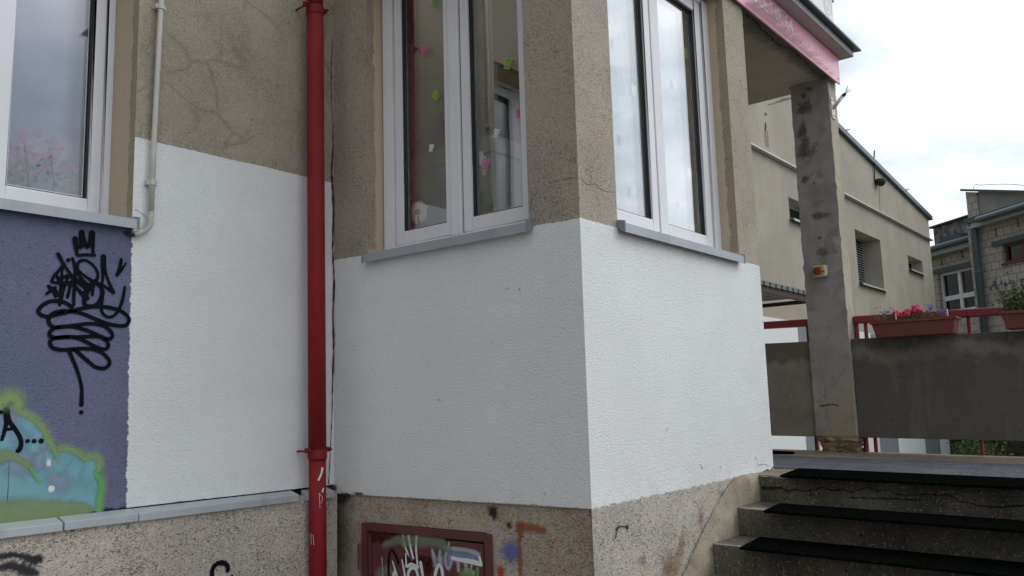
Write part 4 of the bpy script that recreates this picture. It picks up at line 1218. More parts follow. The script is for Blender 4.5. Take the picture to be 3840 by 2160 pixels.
# ================================================================== pipes on the wing wall
dp = empty('downpipe', (XA+0.1, 3.05, 0), 'red enamelled downpipe in the corner between the two walls', 'downpipe')
px_ = XA+0.100
def pc(z): return (px_, 3.0495-0.0095*(z-1.72), z)
mb = MB(); mb.tube([pc(0.0), pc(1.0), pc(1.405)], 0.0465, 28); mb.build('pipe', M['red_pipe'], dp, smooth=True)
mb = MB(); mb.tube([pc(1.39), pc(2.5), pc(3.97)], 0.0490, 28); mb.build('pipe', M['red_pipe'], dp, smooth=True)
mb = MB(); mb.tube([pc(3.95), pc(6.4)], 0.0465, 28); mb.build('pipe', M['red_pipe'], dp, smooth=True)
for z in (1.43, 3.985):
    mb = MB(); mb.tube([pc(z-0.030), pc(z-0.028), pc(z+0.012), pc(z+0.018)], [0.0500, 0.0525, 0.0525, 0.0505], 28)
    c = mb.build('collar', M['red_pipe'], dp)
    mb = MB()
    y0 = pc(z)[1]
    for sgn in (-1, 1):
        mb.box(px_-0.012, px_+0.012, y0+sgn*0.066-0.013, y0+sgn*0.066+0.013, z+0.004, z+0.030)
        mb.tube([(px_+0.010, y0+sgn*0.070, z+0.017), (px_+0.034, y0+sgn*0.070, z+0.017)], 0.007, 8)
        mb.tube([(px_-0.10, y0+sgn*0.060, z+0.012), (px_, y0+sgn*0.062, z+0.015)], 0.006, 8)
    mb.build('clamp', M['red_pipe'], dp, bevel=0.002)
mb = MB()                                        # paint flecks and scratches on the pipe
def on_pipe(p):
    d = ray(p); a = Vector((d.x, d.y)); c = Vector((px_, pc(1.6)[1]))
    A = a.dot(a); B = -2*a.dot(c); C = c.dot(c)-0.0500**2
    disc = max(0.0, B*B-4*A*C); t = (-B-math.sqrt(disc))/(2*A)
    P = EYE+d*t
    return P, Vector((P.x-px_, P.y-c.y, 0)).normalized()
for pts, w in ((c7([(212, 112), (205, 150), (185, 195)]), [0.012, 0.010, 0.013]), (c7([(218, 262), (212, 285)]), [0.008, 0.010])):
    L = [on_pipe(p) for p in pts]
    ribbon(mb, [q[0] for q in L], L[1][1], w, 0.003, 0.4, 0.1)
for pts in (c7([(135, 595), (136, 640), (138, 675)]), c7([(150, 605), (155, 680)]), c7([(192, 295), (193, 360), (196, 405)]), c7([(192, 300), (212, 330), (200, 370)])):
    L = [on_pipe(p) for p in pts]
    ribbon(mb, [q[0] for q in L], L[1][1], 0.0022, 0.003, 0.4, 0.2)
L = [on_pipe(p) for p in ((1172, 580), (1176, 595), (1174, 605))]
ribbon(mb, [q[0] for q in L], L[1][1], 0.004, 0.003, 0.4, 0.2)
mb.build('paint_fleck', M['sp_white'], dp)

cd = empty('cable_conduit', (XA+0.03, 2.1, 2.5), 'thin pale conduit running up the wing wall from the window sill', 'conduit')
cx = XA+0.030
mb = MB(); mb.tube([(cx, 2.140, 6.4), (cx, 2.118, 3.73), (cx, 2.101, 2.95), (cx, 2.098, 2.64)], 0.0135, 14); mb.build('pipe', M['conduit'], cd, smooth=True)
bend = [(cx, 2.098, 2.64), (cx, 2.097, 2.60), (cx, 2.092, 2.575), (cx, 2.080, 2.553), (cx, 2.062, 2.538)]
mb = MB()
sp = smooth_path(bend, 8)
mb.tube(sp, [0.0150 if i % 2 else 0.0128 for i in range(len(sp))], 14); mb.build('flexible_bend', M['conduit'], cd)
mb = MB(); mb.tube([(cx, 2.066, 2.540), (cx, 2.040, 2.527), (cx-0.002, 2.018, 2.515)], 0.0135, 14); mb.build('pipe', M['conduit'], cd, smooth=True)
mb = MB(); mb.tube([(cx, 2.020, 2.514), (cx-0.02, 2.0, 2.52), (cx-0.034, 1.985, 2.525)], 0.010, 8); mb.build('cable_end', M['cable'], cd)
for z, yy in ((2.785, 2.099), (3.70, 2.117)):
    mb = MB(); mb.tube([(cx, yy, z-0.014), (cx, yy, z+0.014)], 0.0185, 14)
    mb.box(cx-0.03, cx+0.002, yy-0.026, yy+0.026, z-0.012, z+0.012)
    mb.build('clip', M['conduit'], cd, bevel=0.002)

# ================================================================== red metal hatch in the bay plinth
ht = empty('metal_hatch', (-3.24, YB-0.02, 0.3), 'dark red metal hatch scrawled with white and green graffiti in the plinth', 'hatch')
H0, H1, HZ = -3.702, -2.772, 1.044
mb = MB(); ring(mb, FB, H0, H1, 0.30, HZ, 0.040, 0.040, 0.04, 0.040, -0.01, 0.006)
mb.build('frame', M['hatch'], ht, bevel=0.004)
mb = MB(); ring(mb, FB, H0+0.052, H1-0.052, 0.35, HZ-0.052, 0.026, 0.026, 0.02, 0.026, -0.012, 0.002)
mb.fbox(FB, H0+0.081, H1-0.081, -0.012, 0.000, 0.373, HZ-0.081)
door = mb.build('door', M['hatch'], ht, bevel=0.003)
mb = MB(); mb.fbox(FB, H0+0.02, H1-0.02, -0.03, -0.0125, 0.32, HZ-0.02); mb.build('backing', M['black'], ht)
for z0, z1 in ((0.868, 0.932), (0.80, 0.862)):
    mb = MB(); mb.tube([FB.p(H0-0.006, 0.008, z0), FB.p(H0-0.006, 0.008, z1)], 0.015, 12); mb.build('hinge', M['hatch'], ht)
chh = crop(1340, 1940, 0.31056)
YH = YB
def gh(p): return onY(p, YH)
def hs(matk, strokes, nm='graffiti', off=0.0022, soft=0.45):
    g = MB()
    for pts, w in strokes:
        ribbon(g, [gh(p) for p in chh(pts)], NB, w, off, soft, 0.04)
    return g.build(nm, M[matk], door)
hs('sp_maroon', [([(180, 215), (240, 170)], 0.03), ([(200, 275), (300, 195)], 0.03), ([(290, 285), (380, 210)], 0.03), ([(440, 230), (390, 280)], 0.02)], off=0.0012)
hs('sp_mist', [([(330, 335), (450, 285), (560, 270), (680, 275), (800, 285), (900, 290), (1000, 310), (1060, 345), (1110, 375)], [0.03, 0.04, 0.055, 0.065, 0.06, 0.055, 0.06, 0.05, 0.03]),
               ([(270, 690), (320, 660), (380, 650)], 0.06)], off=0.0012, soft=0.7)
hs('sp_bluew', [([(1130, 400), (1240, 410), (1360, 440), (1460, 480)], [0.05, 0.065, 0.065, 0.05]), ([(1100, 430), (1090, 520), (1100, 600)], [0.05, 0.075, 0.04]),
                ([(1130, 480), (1260, 490), (1400, 510)], 0.05)], off=0.0014, soft=0.7)
hs('sp_grey', [([(1130, 375), (1250, 385), (1370, 410), (1460, 450), (1495, 530)], [0.02, 0.02, 0.022, 0.025, 0.02]), ([(910, 400), (920, 480), (925, 570)], [0.022, 0.022, 0.028]),
               ([(915, 420), (950, 520), (970, 560), (995, 480), (1003, 410)], [0.02, 0.024, 0.026, 0.024, 0.02]), ([(1003, 480), (1010, 540), (1015, 590)], 0.026),
               ([(1110, 310), (1105, 380)], 0.012), ([(1080, 430), (1065, 520), (1090, 610), (1120, 600), (1140, 520)], 0.016),
               ([(1220, 540), (1225, 640)], 0.022), ([(1310, 560), (1325, 640)], 0.022), ([(1320, 640), (1400, 670)], 0.03), ([(1385, 560), (1380, 610)], 0.012), ([(300, 480), (310, 620), (315, 720)], 0.008), ([(1485, 420), (1483, 510)], 0.006)], off=0.0017)
hs('sp_white', [([(1150, 490), (1240, 510), (1340, 525), (1430, 545), (1500, 568)], [0.018, 0.02, 0.024, 0.026, 0.02]), ([(1480, 480), (1500, 560)], 0.016),
                ([(555, 220), (590, 370), (630, 470), (660, 515)], [0.010, 0.012, 0.013, 0.016]), ([(625, 230), (650, 370), (680, 490)], [0.018, 0.016, 0.014]),
                ([(720, 215), (715, 380), (725, 500), (735, 610)], [0.016, 0.015, 0.013, 0.014]), ([(590, 440), (595, 540), (600, 590), (660, 570), (740, 600)], [0.01, 0.012, 0.016, 0.02, 0.016]),
                ([(430, 530), (455, 610), (480, 700), (495, 760)], [0.008, 0.013, 0.016, 0.02]), ([(435, 760), (450, 670), (470, 660)], [0.02, 0.02, 0.01]),
                ([(545, 515), (565, 610), (580, 700), (590, 760)], [0.010, 0.015, 0.017, 0.02]), ([(615, 760), (625, 660), (670, 605), (720, 640), (745, 760)], [0.018, 0.02, 0.018, 0.02, 0.022]),
                ([(770, 550), (785, 640), (805, 760)], [0.022, 0.02, 0.02]), ([(940, 760), (955, 650), (990, 575), (1025, 620), (1045, 760)], [0.02, 0.022, 0.018, 0.02, 0.024])], off=0.0022, soft=0.35)
hs('sp_lime', [([(555, 265), (570, 330)], 0.03), ([(1070, 370), (1115, 385)], 0.03), ([(1290, 690), (1360, 680)], 0.05), ([(1458, 620), (1458, 720)], 0.022)], off=0.0026, soft=0.7)
hs('sp_black', [([(385, 740), (380, 560), (395, 420), (430, 400), (470, 470), (500, 550)], [0.016, 0.016, 0.014, 0.012, 0.014, 0.016])], off=0.0012, soft=0.5)
hs('sp_maroon', [([(600, 520), (700, 515), (740, 540)], 0.05), ([(760, 520), (880, 540), (850, 640)], 0.05)], off=0.0013, soft=0.5)

# ================================================================== entrance canopy with sign, column
ZS = 4.30
cn = empty('entrance_canopy', (-2.6, 6.2, ZS), 'flat concrete entrance canopy with grey fascia and dark metal edge', 'canopy')
mb = MB(); mb.box(XC-1.25, -2.163, 3.0, 7.235, ZS, 4.60); mb.build('roof_slab', M['soffit'], cn)
mb = MB(); mb.box(XC-1.2, -2.046, 2.9, 7.30, 4.512, 4.566); mb.build('fascia', M['fascia'], cn, bevel=0.003)
mb = MB(); mb.prism([(-2.25, 2.85, 4.568), (-2.048, 2.85, 4.568), (-1.992, 2.85, 4.562), (-1.992, 2.85, 4.580), (-2.25, 2.85, 4.605)], (0, 4.50, 0))
mb.box(XC-1.2, -2.25, 2.85, 7.35, 4.568, 4.60)
mb.build('coping', M['coping'], cn, bevel=0.002)
mb = MB()
cs = crop(2700, 0, 0.27599)
for pts, w in ((cs([(345, 180), (400, 235), (470, 270), (530, 340), (560, 400), (620, 430), (650, 470), (710, 510), (712, 545)]), 0.008),
               (cs([(712, 545), (760, 570), (830, 620), (930, 645), (1000, 680), (1060, 690)]), 0.008), (cs([(1060, 690), (1030, 720), (1100, 780), (1180, 860), (1260, 940), (1330, 1000)]), 0.005)):
    ribbon(mb, [onZ(p, ZS) for p in pts], (0, 0, -1), w, 0.003, 0.5, 0.5)
mb.build('crack', M['crack'], cn)
mb = MB()
ribbon(mb, [onZ(p, ZS) for p in cs([(380, 120), (560, 290), (760, 460), (1000, 660), (1200, 850), (1420, 1040)])], (0, 0, -1), [0.22, 0.26, 0.24, 0.2, 0.16, 0.12], 0.002, 0.7, 0.2)
ribbon(mb, [onZ(p, ZS) for p in cs([(985, 1190), (1100, 1165), (1250, 1140)])], (0, 0, -1), [0.05, 0.1, 0.12], 0.002, 0.8, 0.3)
ribbon(mb, [onZ(p, ZS) for p in cs([(640, 1425), (760, 1390), (900, 1340), (980, 1330)])], (0, 0, -1), [0.02, 0.04, 0.08, 0.05], 0.002, 0.6, 0.4)
mb.build('damp_patch', M['damp'], cn)

sg = empty('sign_board', (-2.15, 5.5, ZS), 'glossy pink kindergarten sign along the canopy edge', 'sign')
mb = MB(); mb.box(-2.162, -2.150, 3.05, 7.222, 4.272, 4.508); mb.build('panel', M['magenta'], sg, bevel=0.0015)
mb = MB()
for p in cs([(1043, 160), (1093, 580), (1563, 688), (1602, 1070)]):
    P = onX(p, -2.150); mb.disc_prism(FC, P.y, P.z, 0.0335, 0.0372, 0.006, 10)
mb.build('screw', M['cable'], sg)
def text(body, size, P, parent, mat, name='lettering', ext=0.0012, align='RIGHT', sx=1.0):
    cu = bpy.data.curves.new(name, 'FONT'); cu.body = body; cu.size = size; cu.extrude = ext; cu.align_x = align; cu.offset = -0.0008
    cu.materials.append(mat)
    tmp = bpy.data.objects.new(name, cu)
    COL.objects.link(tmp)
    bpy.context.view_layer.update()
    me = bpy.data.meshes.new_from_object(tmp.evaluated_get(bpy.context.evaluated_depsgraph_get()))
    bpy.data.objects.remove(tmp)
    # text plane: x -> +y, y -> +z, facing +x
    R_ = Matrix(((0, 0, 1, P[0]), (sx, 0, 0, P[1]), (0, 1, 0, P[2]), (0, 0, 0, 1)))
    me.transform(R_)
    if not me.materials: me.materials.append(mat)
    o = bpy.data.objects.new(name, me); COL.objects.link(o)
    o.parent = parent
    o.matrix_parent_inverse = Matrix.Translation(-parent.location)
    return o
tE = onX(cs([(985, 345)])[0], -2.15); tS = onX(cs([(555, 20)])[0], -2.15)
text('PRZEDSZKOLE NR 64', 0.165, (-2.1482, onX(cs([(985, 345)])[0], -2.15).y, 4.365), sg, M['lettering'], sx=1.0)
mb = MB()                                        # rows of small print, too small to read
for r_ in range(5):
    z = 4.455-0.031*r_
    y = 6.30+0.10*(r_ % 2)
    while y < 6.98:
        w_ = random.uniform(0.012, 0.03)
        mb.fbox(FC, y, y+w_, 0.0335, 0.0352, z, z+random.choice((0.008, 0.011)))
        y += w_+random.choice((0.006, 0.006, 0.014))
mb.build('small_print', M['lettering_faint'], sg)

bd = empty('sign_board', (-2.16, 6.3, 4.6), 'white board with faded red round emblem standing on the canopy', 'sign')
mb = MB(); mb.box(-2.172, -2.155, 5.2, 7.20, 4.60, 5.75); mb.build('board', M['board'], bd, bevel=0.002)
mb = MB(); mb.box(-2.20, -2.173, 7.17, 7.222, 4.58, 5.75); mb.box(-2.20, -2.15, 7.205, 7.245, 5.02, 5.16); mb.build('frame', M['fascia'], bd, bevel=0.002)
ce = crop(2780, 0, 0.23469)
P = onX(ce([(1372, 40)])[0], -2.155)
mb = MB()
for a in range(40):
    t0, t1 = a*math.pi/20, (a+1)*math.pi/20
    for r0, r1 in ((0.10, 0.115), (0.03, 0.07)):
        mb.face([Vector((-2.1535, P.y+math.cos(t)*r, P.z+math.sin(t)*r)) for r, t in ((r0, t0), (r1, t0), (r1, t1), (r0, t1))])
mb.build('emblem', M['emblem'], bd)

# column: square shaft, plaster broken off its foot
cl = empty('concrete_column', (-2.36, 7.14, 1.2), 'stained concrete column with crumbling foot carrying the canopy corner', 'column')
CX0, CX1, CY0, CY1 = -2.520, -2.200, 7.050, 7.235
def rough_shaft(x0, x1, y0, y1, z0, z1, amp, seed, nz=40, nx=6):
    rnd = random.Random(seed)
    mb = MB()
    pts = []
    n = nx*4
    for j in range(nz+1):
        z = z0+(z1-z0)*j/nz
        row = []
        for k in range(n):
            sd, t = divmod(k, nx); t /= nx
            c = [(x0+(x1-x0)*t, y0), (x1, y0+(y1-y0)*t), (x1-(x1-x0)*t, y1), (x0, y1-(y1-y0)*t)][sd]
            corner = 1.9 if k % nx == 0 else 1.0
            jx = rnd.gauss(0, amp)*corner; jy = rnd.gauss(0, amp)*corner
            row.append(mb.bm.verts.new((c[0]+jx, c[1]+jy, z)))
        pts.append(row)
    for j in range(nz):
        for k in range(n):
            mb.bm.faces.new([pts[j][k], pts[j][(k+1) % n], pts[j+1][(k+1) % n], pts[j+1][k]])
    mb.bm.faces.new(pts[0][::-1]); mb.bm.faces.new(pts[-1])
    return mb
rough_shaft(CX0, CX1, CY0, CY1, 1.345, ZS, 0.0014, 3, 60).build('shaft', M['column'], cl)
rnd = random.Random(12)
mb = MB()
prof = [(1.195, -0.038), (1.225, -0.030), (1.25, -0.034), (1.27, -0.018), (1.29, -0.024), (1.31, -0.006), (1.33, -0.008), (1.348, 0.001)]
rings = []
for z, e in prof:
    row = []
    nx = 7
    for k in range(nx*4):
        sd, t = divmod(k, nx); t /= nx
        x0, x1, y0, y1 = CX0-e, CX1+e, CY0-e, CY1+e
        x0, x1, y0, y1 = CX0-e*1.0, CX1+e*0.6, CY0-e*0.8, CY1
        c = [(x0+(x1-x0)*t, y0), (x1, y0+(y1-y0)*t), (x1-(x1-x0)*t, y1), (x0, y1-(y1-y0)*t)][sd]
        a = 0.009 if z < 1.34 else 0.002
        row.append(mb.bm.verts.new((c[0]+rnd.gauss(0, a), c[1]+rnd.gauss(0, a), z+(rnd.gauss(0, 0.008) if 1.2 < z < 1.34 else 0))))
    rings.append(row)
for j in range(len(rings)-1):
    for k in range(28):
        mb.bm.faces.new([rings[j][k], rings[j][(k+1) % 28], rings[j+1][(k+1) % 28], rings[j+1][k]])
mb.build('foot', M['column_base'], cl)
mb = MB(); cq = crop(2700, 1150, 0.44255)
ribbon(mb, [onY(p, CY0) for p in cq([(848, 838), (890, 838), (935, 828), (985, 833), (1008, 842)])], NB, 0.007, 0.005, 0.4, 0.5)
ribbon(mb, [onY(p, CY0) for p in cq([(890, 600), (893, 690), (897, 780), (905, 880), (910, 980)])], NB, 0.0016, 0.005, 0.5, 0.6)
mb.build('crack', M['crack'], cl)
mb = MB(); cc = crop(2780, 300, 0.69)
for ctr, ru, rz in (((360, 150), .075, .09), ((340, 90), .03, .03), ((345, 280), .06, .10), ((340, 345), .06, .05), ((350, 395), .075, .065), ((342, 545), .05, .045), ((410, 750), .07, .05), ((430, 858), .03, .02), ((395, 562), .014, .014), ((445, 950), .05, .05), ((370, 50), .03, .02)):
    P = onY(cc([ctr])[0], CY0)
    for _ in range(3):
        blob(mb, P+Vector((random.gauss(0, ru*0.3), 0, random.gauss(0, rz*0.35))), NB, ru*random.uniform(0.4, 0.75), rz*random.uniform(0.4, 0.75), 0.005, 0.5, 0.45)
mb.build('stain', M['browndamp'], cl)

sw = empty('isolator_switch', (-2.36, CY0-0.03, 2.62), 'red rotary switch on a yellow and cream box on the column', 'switch')
mb = MB(); mb.box(-2.420, -2.322, CY0-0.070, CY0-0.003, 2.628, 2.722); mb.build('box', M['switch_body'], sw, bevel=0.006)
mb = MB(); mb.box(-2.412, -2.345, CY0-0.074, CY0-0.0705, 2.640, 2.712); mb.build('plate', M['switch_plate'], sw, bevel=0.001)
mb = MB(); mb.disc_prism(FW, -2.384, 2.675, -(CY0-0.0745), -(CY0-0.100), 0.029, 24)
mb.fbox(FW, -2.390, -2.378, -(CY0-0.100), -(CY0-0.112), 2.650, 2.700); mb.build('knob', M['switch_knob'], sw, bevel=0.003)
mb = MB(); mb.tube([(-2.345, CY0-0.085, 2.668), (-2.322, CY0-0.088, 2.668)], 0.005, 8); mb.tube([(-2.335, CY0-0.03, 2.635), (-2.316, CY0-0.03, 2.635)], 0.007, 8); mb.build('fitting', M['cable'], sw)

pt = empty('conduit_stub', (CX1, 7.11, 4.0), 'pale wall plate with a cut conduit and bare wires on the column', 'conduit')
mb = MB(); mb.box(CX1+0.002, CX1+0.010, 7.070, 7.150, 3.955, 4.135); mb.build('plate', M['white_metal'], pt, bevel=0.002)
mb = MB()
for y_, z_ in ((7.085, 4.11), (7.135, 4.12), (7.085, 3.972), (7.137, 3.98)): mb.disc_prism(Frame((CX1, 0, 0), (0, 1, 0), (1, 0, 0)), y_, z_, 0.010, 0.014, 0.006, 8)
mb.build('screw', M['cable'], pt)
s0 = Vector((CX1+0.010, 7.105, 4.042)); s1 = s0+Vector((0.080, 0.01, 0.088))
mb = MB(); mb.tube([s0, s1], 0.015, 14); mb.build('pipe', M['white_metal'], pt, smooth=True)
mb = MB(); mb.tube([s1, s1+Vector((0.025, 0.004, 0.018))], [0.016, 0.012], 10)
for k in range(4):
    dv = Vector((random.uniform(0.02, 0.06), random.uniform(-0.03, 0.03), random.uniform(0.02, 0.06)))
    mb.tube([s1+Vector((0.02, 0.003, 0.015)), s1+Vector((0.02, 0.003, 0.015))+dv], 0.0022, 6)
mb.build('wire', M['cable'], pt)

# ================================================================== stairs and landing
def tz(x, z): return z+tilt(x)
def slab(mb, x0, x1, y0, y1, z0, z1):
    mb.hexa([Vector((x, y, (z0 if k == 0 else tz(x, z1)))) for k in (0, 1) for y in (y0, y1) for x in (x0, x1)])
XS0, XS1 = -2.128, 0.9
lan = MB(); 
lan.hexa([Vector((x, y, 0.9 if k == 0 else tz(x, 1.21))) for k in (0, 1) for y in (4.952, 7.24) for x in (-3.35, XS1)])
lo_ = struct(lan.build('landing', M['landing'], bevel=0.012)); lo_.name = 'landing'
stairs = empty('staircase', (-0.6, 3.8, 0), 'worn dark terrazzo stairs rising beside the white bay wall', 'stairs')
NY = [4.94, 4.615, 4.29, 3.965, 3.64, 3.315, 2.99, 2.665]
for i, yn in enumerate(NY):
    z1 = 1.21-0.151*i
    mb = MB()
    yb = 4.95 if i == 0 else NY[i-1]-0.003
    if i == 0:
        slab(mb, XS0, XS1, yn, 4.951, 0.0, z1+0.001)
    else:
        slab(mb, XS0-0.02 if i < 2 else XS0, XS1, yn, yb, 0.0, z1)
    st_ = mb.build('step', M['terrazzo'], stairs, bevel=0.012, seg=3)
    if i < 4:
        mb = MB(); xs_ = [XS0+0.02+k*0.05 for k in range(60)]
        ribbon(mb, [Vector((x, yn+0.004, tz(x, z1)-0.004)) for x in xs_], (0, -0.7, 0.7), 0.014, 0.0025, 0.8, 0.7, smooth=False)
        mb.build('worn_edge', M['worn'], st_)
# mortar cheek between the steps and the wall
outer = [(4.96, 1.215), (4.735, 1.205), (4.60, 1.150), (4.495, 1.095), (4.38, 1.02), (4.282, 0.952), (4.17, 0.87), (4.052, 0.781), (3.7, 0.56), (3.3, 0.36), (2.8, 0.1)]
ridge = [(4.96, 1.208), (4.72, 1.200), (4.64, 1.120), (4.55, 1.040), (4.42, 0.985), (4.35, 0.935), (4.29, 0.86), (4.12, 0.76), (3.72, 0.52), (3.3, 0.32), (2.8, 0.06)]
A_ = smooth_path([(XC-0.004, y, z) for y, z in outer], 6)
B_ = smooth_path([(XC+0.046, y, z) for y, z in ridge], 6)
mb = MB(); rnd = random.Random(5)
rows = []
for a, b in zip(A_, B_):
    g_ = lambda q: Vector((rnd.gauss(0, q), rnd.gauss(0, q), rnd.gauss(0, q)))
    m1 = a.lerp(b, 0.35)+Vector((0, 0, 0.006)); m2 = a.lerp(b, 0.72)+Vector((0.002, 0, 0.006))
    e1 = b+Vector((0.010, 0, -0.022)); e2 = b+Vector((0.013, 0, -0.07)); e3 = b+Vector((0.013, 0, -0.36))
    rows.append([mb.bm.verts.new(q) for q in (a, m1+g_(0.0012), m2+g_(0.0015), b+g_(0.0015), e1+g_(0.0015), e2+g_(0.0015), e3)])
for i in range(len(rows)-1):
    for k in range(6):
        mb.bm.faces.new([rows[i][k], rows[i+1][k], rows[i+1][k+1], rows[i][k+1]])
mb.face([rows[0][k].co for k in range(7)])
mb.build('mortar_cheek', M['mortar'], stairs, smooth=True)
mb = MB()
ribbon(mb, [p+Vector((0.003, 0, 0.004)) for p in A_[6:48]], NA, [0.004, 0.010, 0.005, 0.012, 0.014, 0.010, 0.016], 0.003, 0.8, 0.8)
mb.build('crack', M['damp'], stairs)
mb = MB()
cr6 = crop(2700, 1600, 0.44255)
ribbon(mb, [onY(p, 4.94) for p in cr6([(360, 512), (440, 520), (520, 515), (580, 545), (640, 530), (720, 545), (800, 530), (880, 515), (960, 540), (1040, 530), (1110, 555), (1180, 535), (1260, 515), (1340, 545), (1420, 535), (1500, 570), (1620, 580), (1740, 570), (1840, 580), (1940, 580), (2040, 635), (2130, 645), (2180, 665), (2300, 680), (2420, 675), (2576, 665)])],
       NB, [0.014, 0.02, 0.007, 0.012, 0.005, 0.006, 0.006, 0.007, 0.005, 0.006, 0.005, 0.006, 0.004, 0.005, 0.004, 0.007, 0.005, 0.006, 0.004, 0.006, 0.006, 0.007], 0.004, 0.7, 0.7)
ribbon(mb, [onY(p, 4.94) for p in cr6([(1100, 600), (1300, 605), (1500, 610), (1700, 620)])], NB, 0.006, 0.004, 0.7, 0.6)
mb.build('crack', M['crack'], stairs)
# sheets on the landing
mb = MB()
N_ = 60
front, back = [], []
for i in range(N_+1):
    x = -3.3+i*(4.2/N_)
    b = 6.44+0.04*math.sin(x*3.1)+0.03*math.sin(x*7.7+1)+random.gauss(0, 0.006)
    front.append(Vector((x, 5.40 if x > XC-0.1 else 5.40, tz(x, 1.216)))); back.append(Vector((x, b, tz(x, 1.216))))
for i in range(N_):
    mb.face([front[i], front[i+1], back[i+1], back[i]])
    mb.face([back[i], back[i+1], back[i+1]-Vector((0, 0, .005)), back[i]-Vector((0, 0, .005))])
    mb.face([front[i+1], front[i], front[i]-Vector((0, 0, .005)), front[i+1]-Vector((0, 0, .005))])
tag(mb.build('floor_covering', M['bitumen']), 'grey rough floor sheet with a wavy rear edge on the landing', 'floor covering')
def rubber_mat(x0, x1, y0, y1, z, label, skew=0.0):
    mb = MB()
    mb.hexa([Vector((x+(skew if y == y1 else 0), y, tz(x, z)+k)) for k in (0.002, 0.016) for y in (y0, y1) for x in (x0, x1)])
    o = mb.build('rubber_mat', M['rubber'], None, bevel=0.004)
    return tag(o, label, 'mat', 'rubber mats on the stairs')
rubber_mat(-1.955, 0.7, 4.835, 5.36, 1.21, 'black rubber mat on the top step at landing level', -0.09)
rubber_mat(-1.905, 0.7, 4.455, 4.80, 1.059, 'black rubber mat on the second step down', -0.05)
rubber_mat(-1.925, 0.7, 4.175, 4.54, 0.908, 'black rubber mat on the third step down', -0.045)
for i in (3, 4, 5, 6):
    pass
mb = MB()
P = [Vector((x, y, tz(x, 1.2145))) for x, y in ((-3.2, 6.62), (-2.75, 6.60), (-2.57, 6.68), (-2.60, 6.76), (-2.80, 6.80), (-3.2, 6.86))]
mb.prism(P, (0, 0, 0.012))
tag(mb.build('rubber_mat', M['rubber'], None), 'small black mat at the rear of the landing beside the bay wall', 'mat', 'rubber mats on the stairs')

# ================================================================== parapet panels, railing, flower boxes
def panel(x0, x1, zt0, zb0, label, mat):
    mb = MB()
    f = lambda x, z: z-0.0225*(x+2.90)
    mb.hexa([Vector((x, y, f(x, (zb0, zt0)[k]))) for k in (0, 1) for y in (7.09, 7.185) for x in (x0, x1)])
    return tag(mb.build('parapet_panel', mat, None, bevel=0.004), label, 'parapet', 'concrete parapet panels of the landing')
panel(-3.4, CX0-0.004, 2.124, 1.346, 'pale brown concrete parapet panel between the bay wall and the column', M['panel_pale'])
panel(CX1+0.004, 1.2, 2.128, 1.346, 'long dark weathered concrete parapet panel right of the column', M['panel'])
rl = empty('railing', (-1.5, 7.22, 1.2), 'dark red metal railing behind the concrete parapet', 'railing')
RY0, RY1 = 7.195, 7.245
def rail(x0, x1, z0, slope=-0.0225):
    mb = MB()
    f = lambda x: z0+slope*(x-x0)
    n = max(2, int((x1-x0)/0.25))
    xs = [x0+(x1-x0)*i/n for i in range(n+1)]
    mb.hexa([Vector((x, y, f(x)+k)) for k in (0, 0.062) for y in (RY0-0.02, RY1+0.01) for x in (x0, x1)])
    return mb.build('handrail', M['rail'], rl, bevel=0.012, seg=3)
r1 = rail(-3.4, CX0-0.01, 2.256+0.012)
r2 = rail(CX1+0.002, 1.2, 2.240)
for x in (-3.2, -2.585, -2.188, -2.113, -1.360, -0.6, 0.2, 0.9):
    mb = MB(); mb.tube([(x, 7.222, tz(x, 1.21)), (x, 7.222, 2.244-0.0225*(x+2.2))], 0.0155 if x != -2.188 else 0.021, 12)
    mb.build('post', M['rail'], rl, smooth=False)

def flower_box(x0, x1, label):
    root = empty('flower_box', ((x0+x1)/2, 7.03, 2.1), label, 'flower box', 'terracotta flower boxes hung on the railing')
    zt, zb = 2.218, 2.092
    f = lambda x: -0.006*(x-x0)
    mb = MB()
    # tapered trough: outer shell and inner shell
    O = [Vector((x, y, z+f(x))) for z, ins in ((zb, 0.030), (zt-0.016, 0.006)) for y in (6.905+ins*0.6, 7.080-ins*0.3) for x in (x0+ins, x1-ins)]
    mb.hexa(O)
    mb.build('trough', M['terracotta'], root, bevel=0.012, seg=3)
    mb = MB()
    for (a0, a1, b0, b1) in ((x0-0.004, x1+0.004, 6.897, 6.915), (x0-0.004, x1+0.004, 7.072, 7.088), (x0-0.004, x0+0.012, 6.915, 7.072), (x1-0.012, x1+0.004, 6.915, 7.072)):
        mb.hexa([Vector((x, y, z+f(x))) for z in (zt-0.018, zt+0.004) for y in (b0, b1) for x in (a0, a1)])
    mb.build('rim', M['terracotta'], root, bevel=0.003)
    mb = MB(); mb.box(x0+0.014, x1-0.014, 6.917, 7.070, zt-0.016, zt-0.006); mb.build('soil', M['soil'], root)
    return root
flower_box(-1.985, -1.385, 'terracotta trough with pink and violet flowers beside the column')
flower_box(-1.100, -0.48, 'terracotta trough with tall dark flower spikes cut by the right edge')
def leaf_quads(mb, c, spread, n, size, up=0.3, rnd=random):
    for k in range(n):
        p = Vector((c[0]+rnd.gauss(0, spread[0]), c[1]+rnd.gauss(0, spread[1]), c[2]+abs(rnd.gauss(0, spread[2]))))
        d = Vector((rnd.gauss(0, 1), rnd.gauss(0, 1), rnd.gauss(up, 0.6))).normalized()*size*rnd.uniform(0.6, 1.3)
        w_ = d.cross(Vector((rnd.gauss(0, 1), rnd.gauss(0, 1), rnd.gauss(0, 1)))).normalized()*size*0.28
        mb.face([p, p+d*0.5+w_, p+d, p+d*0.5-w_])
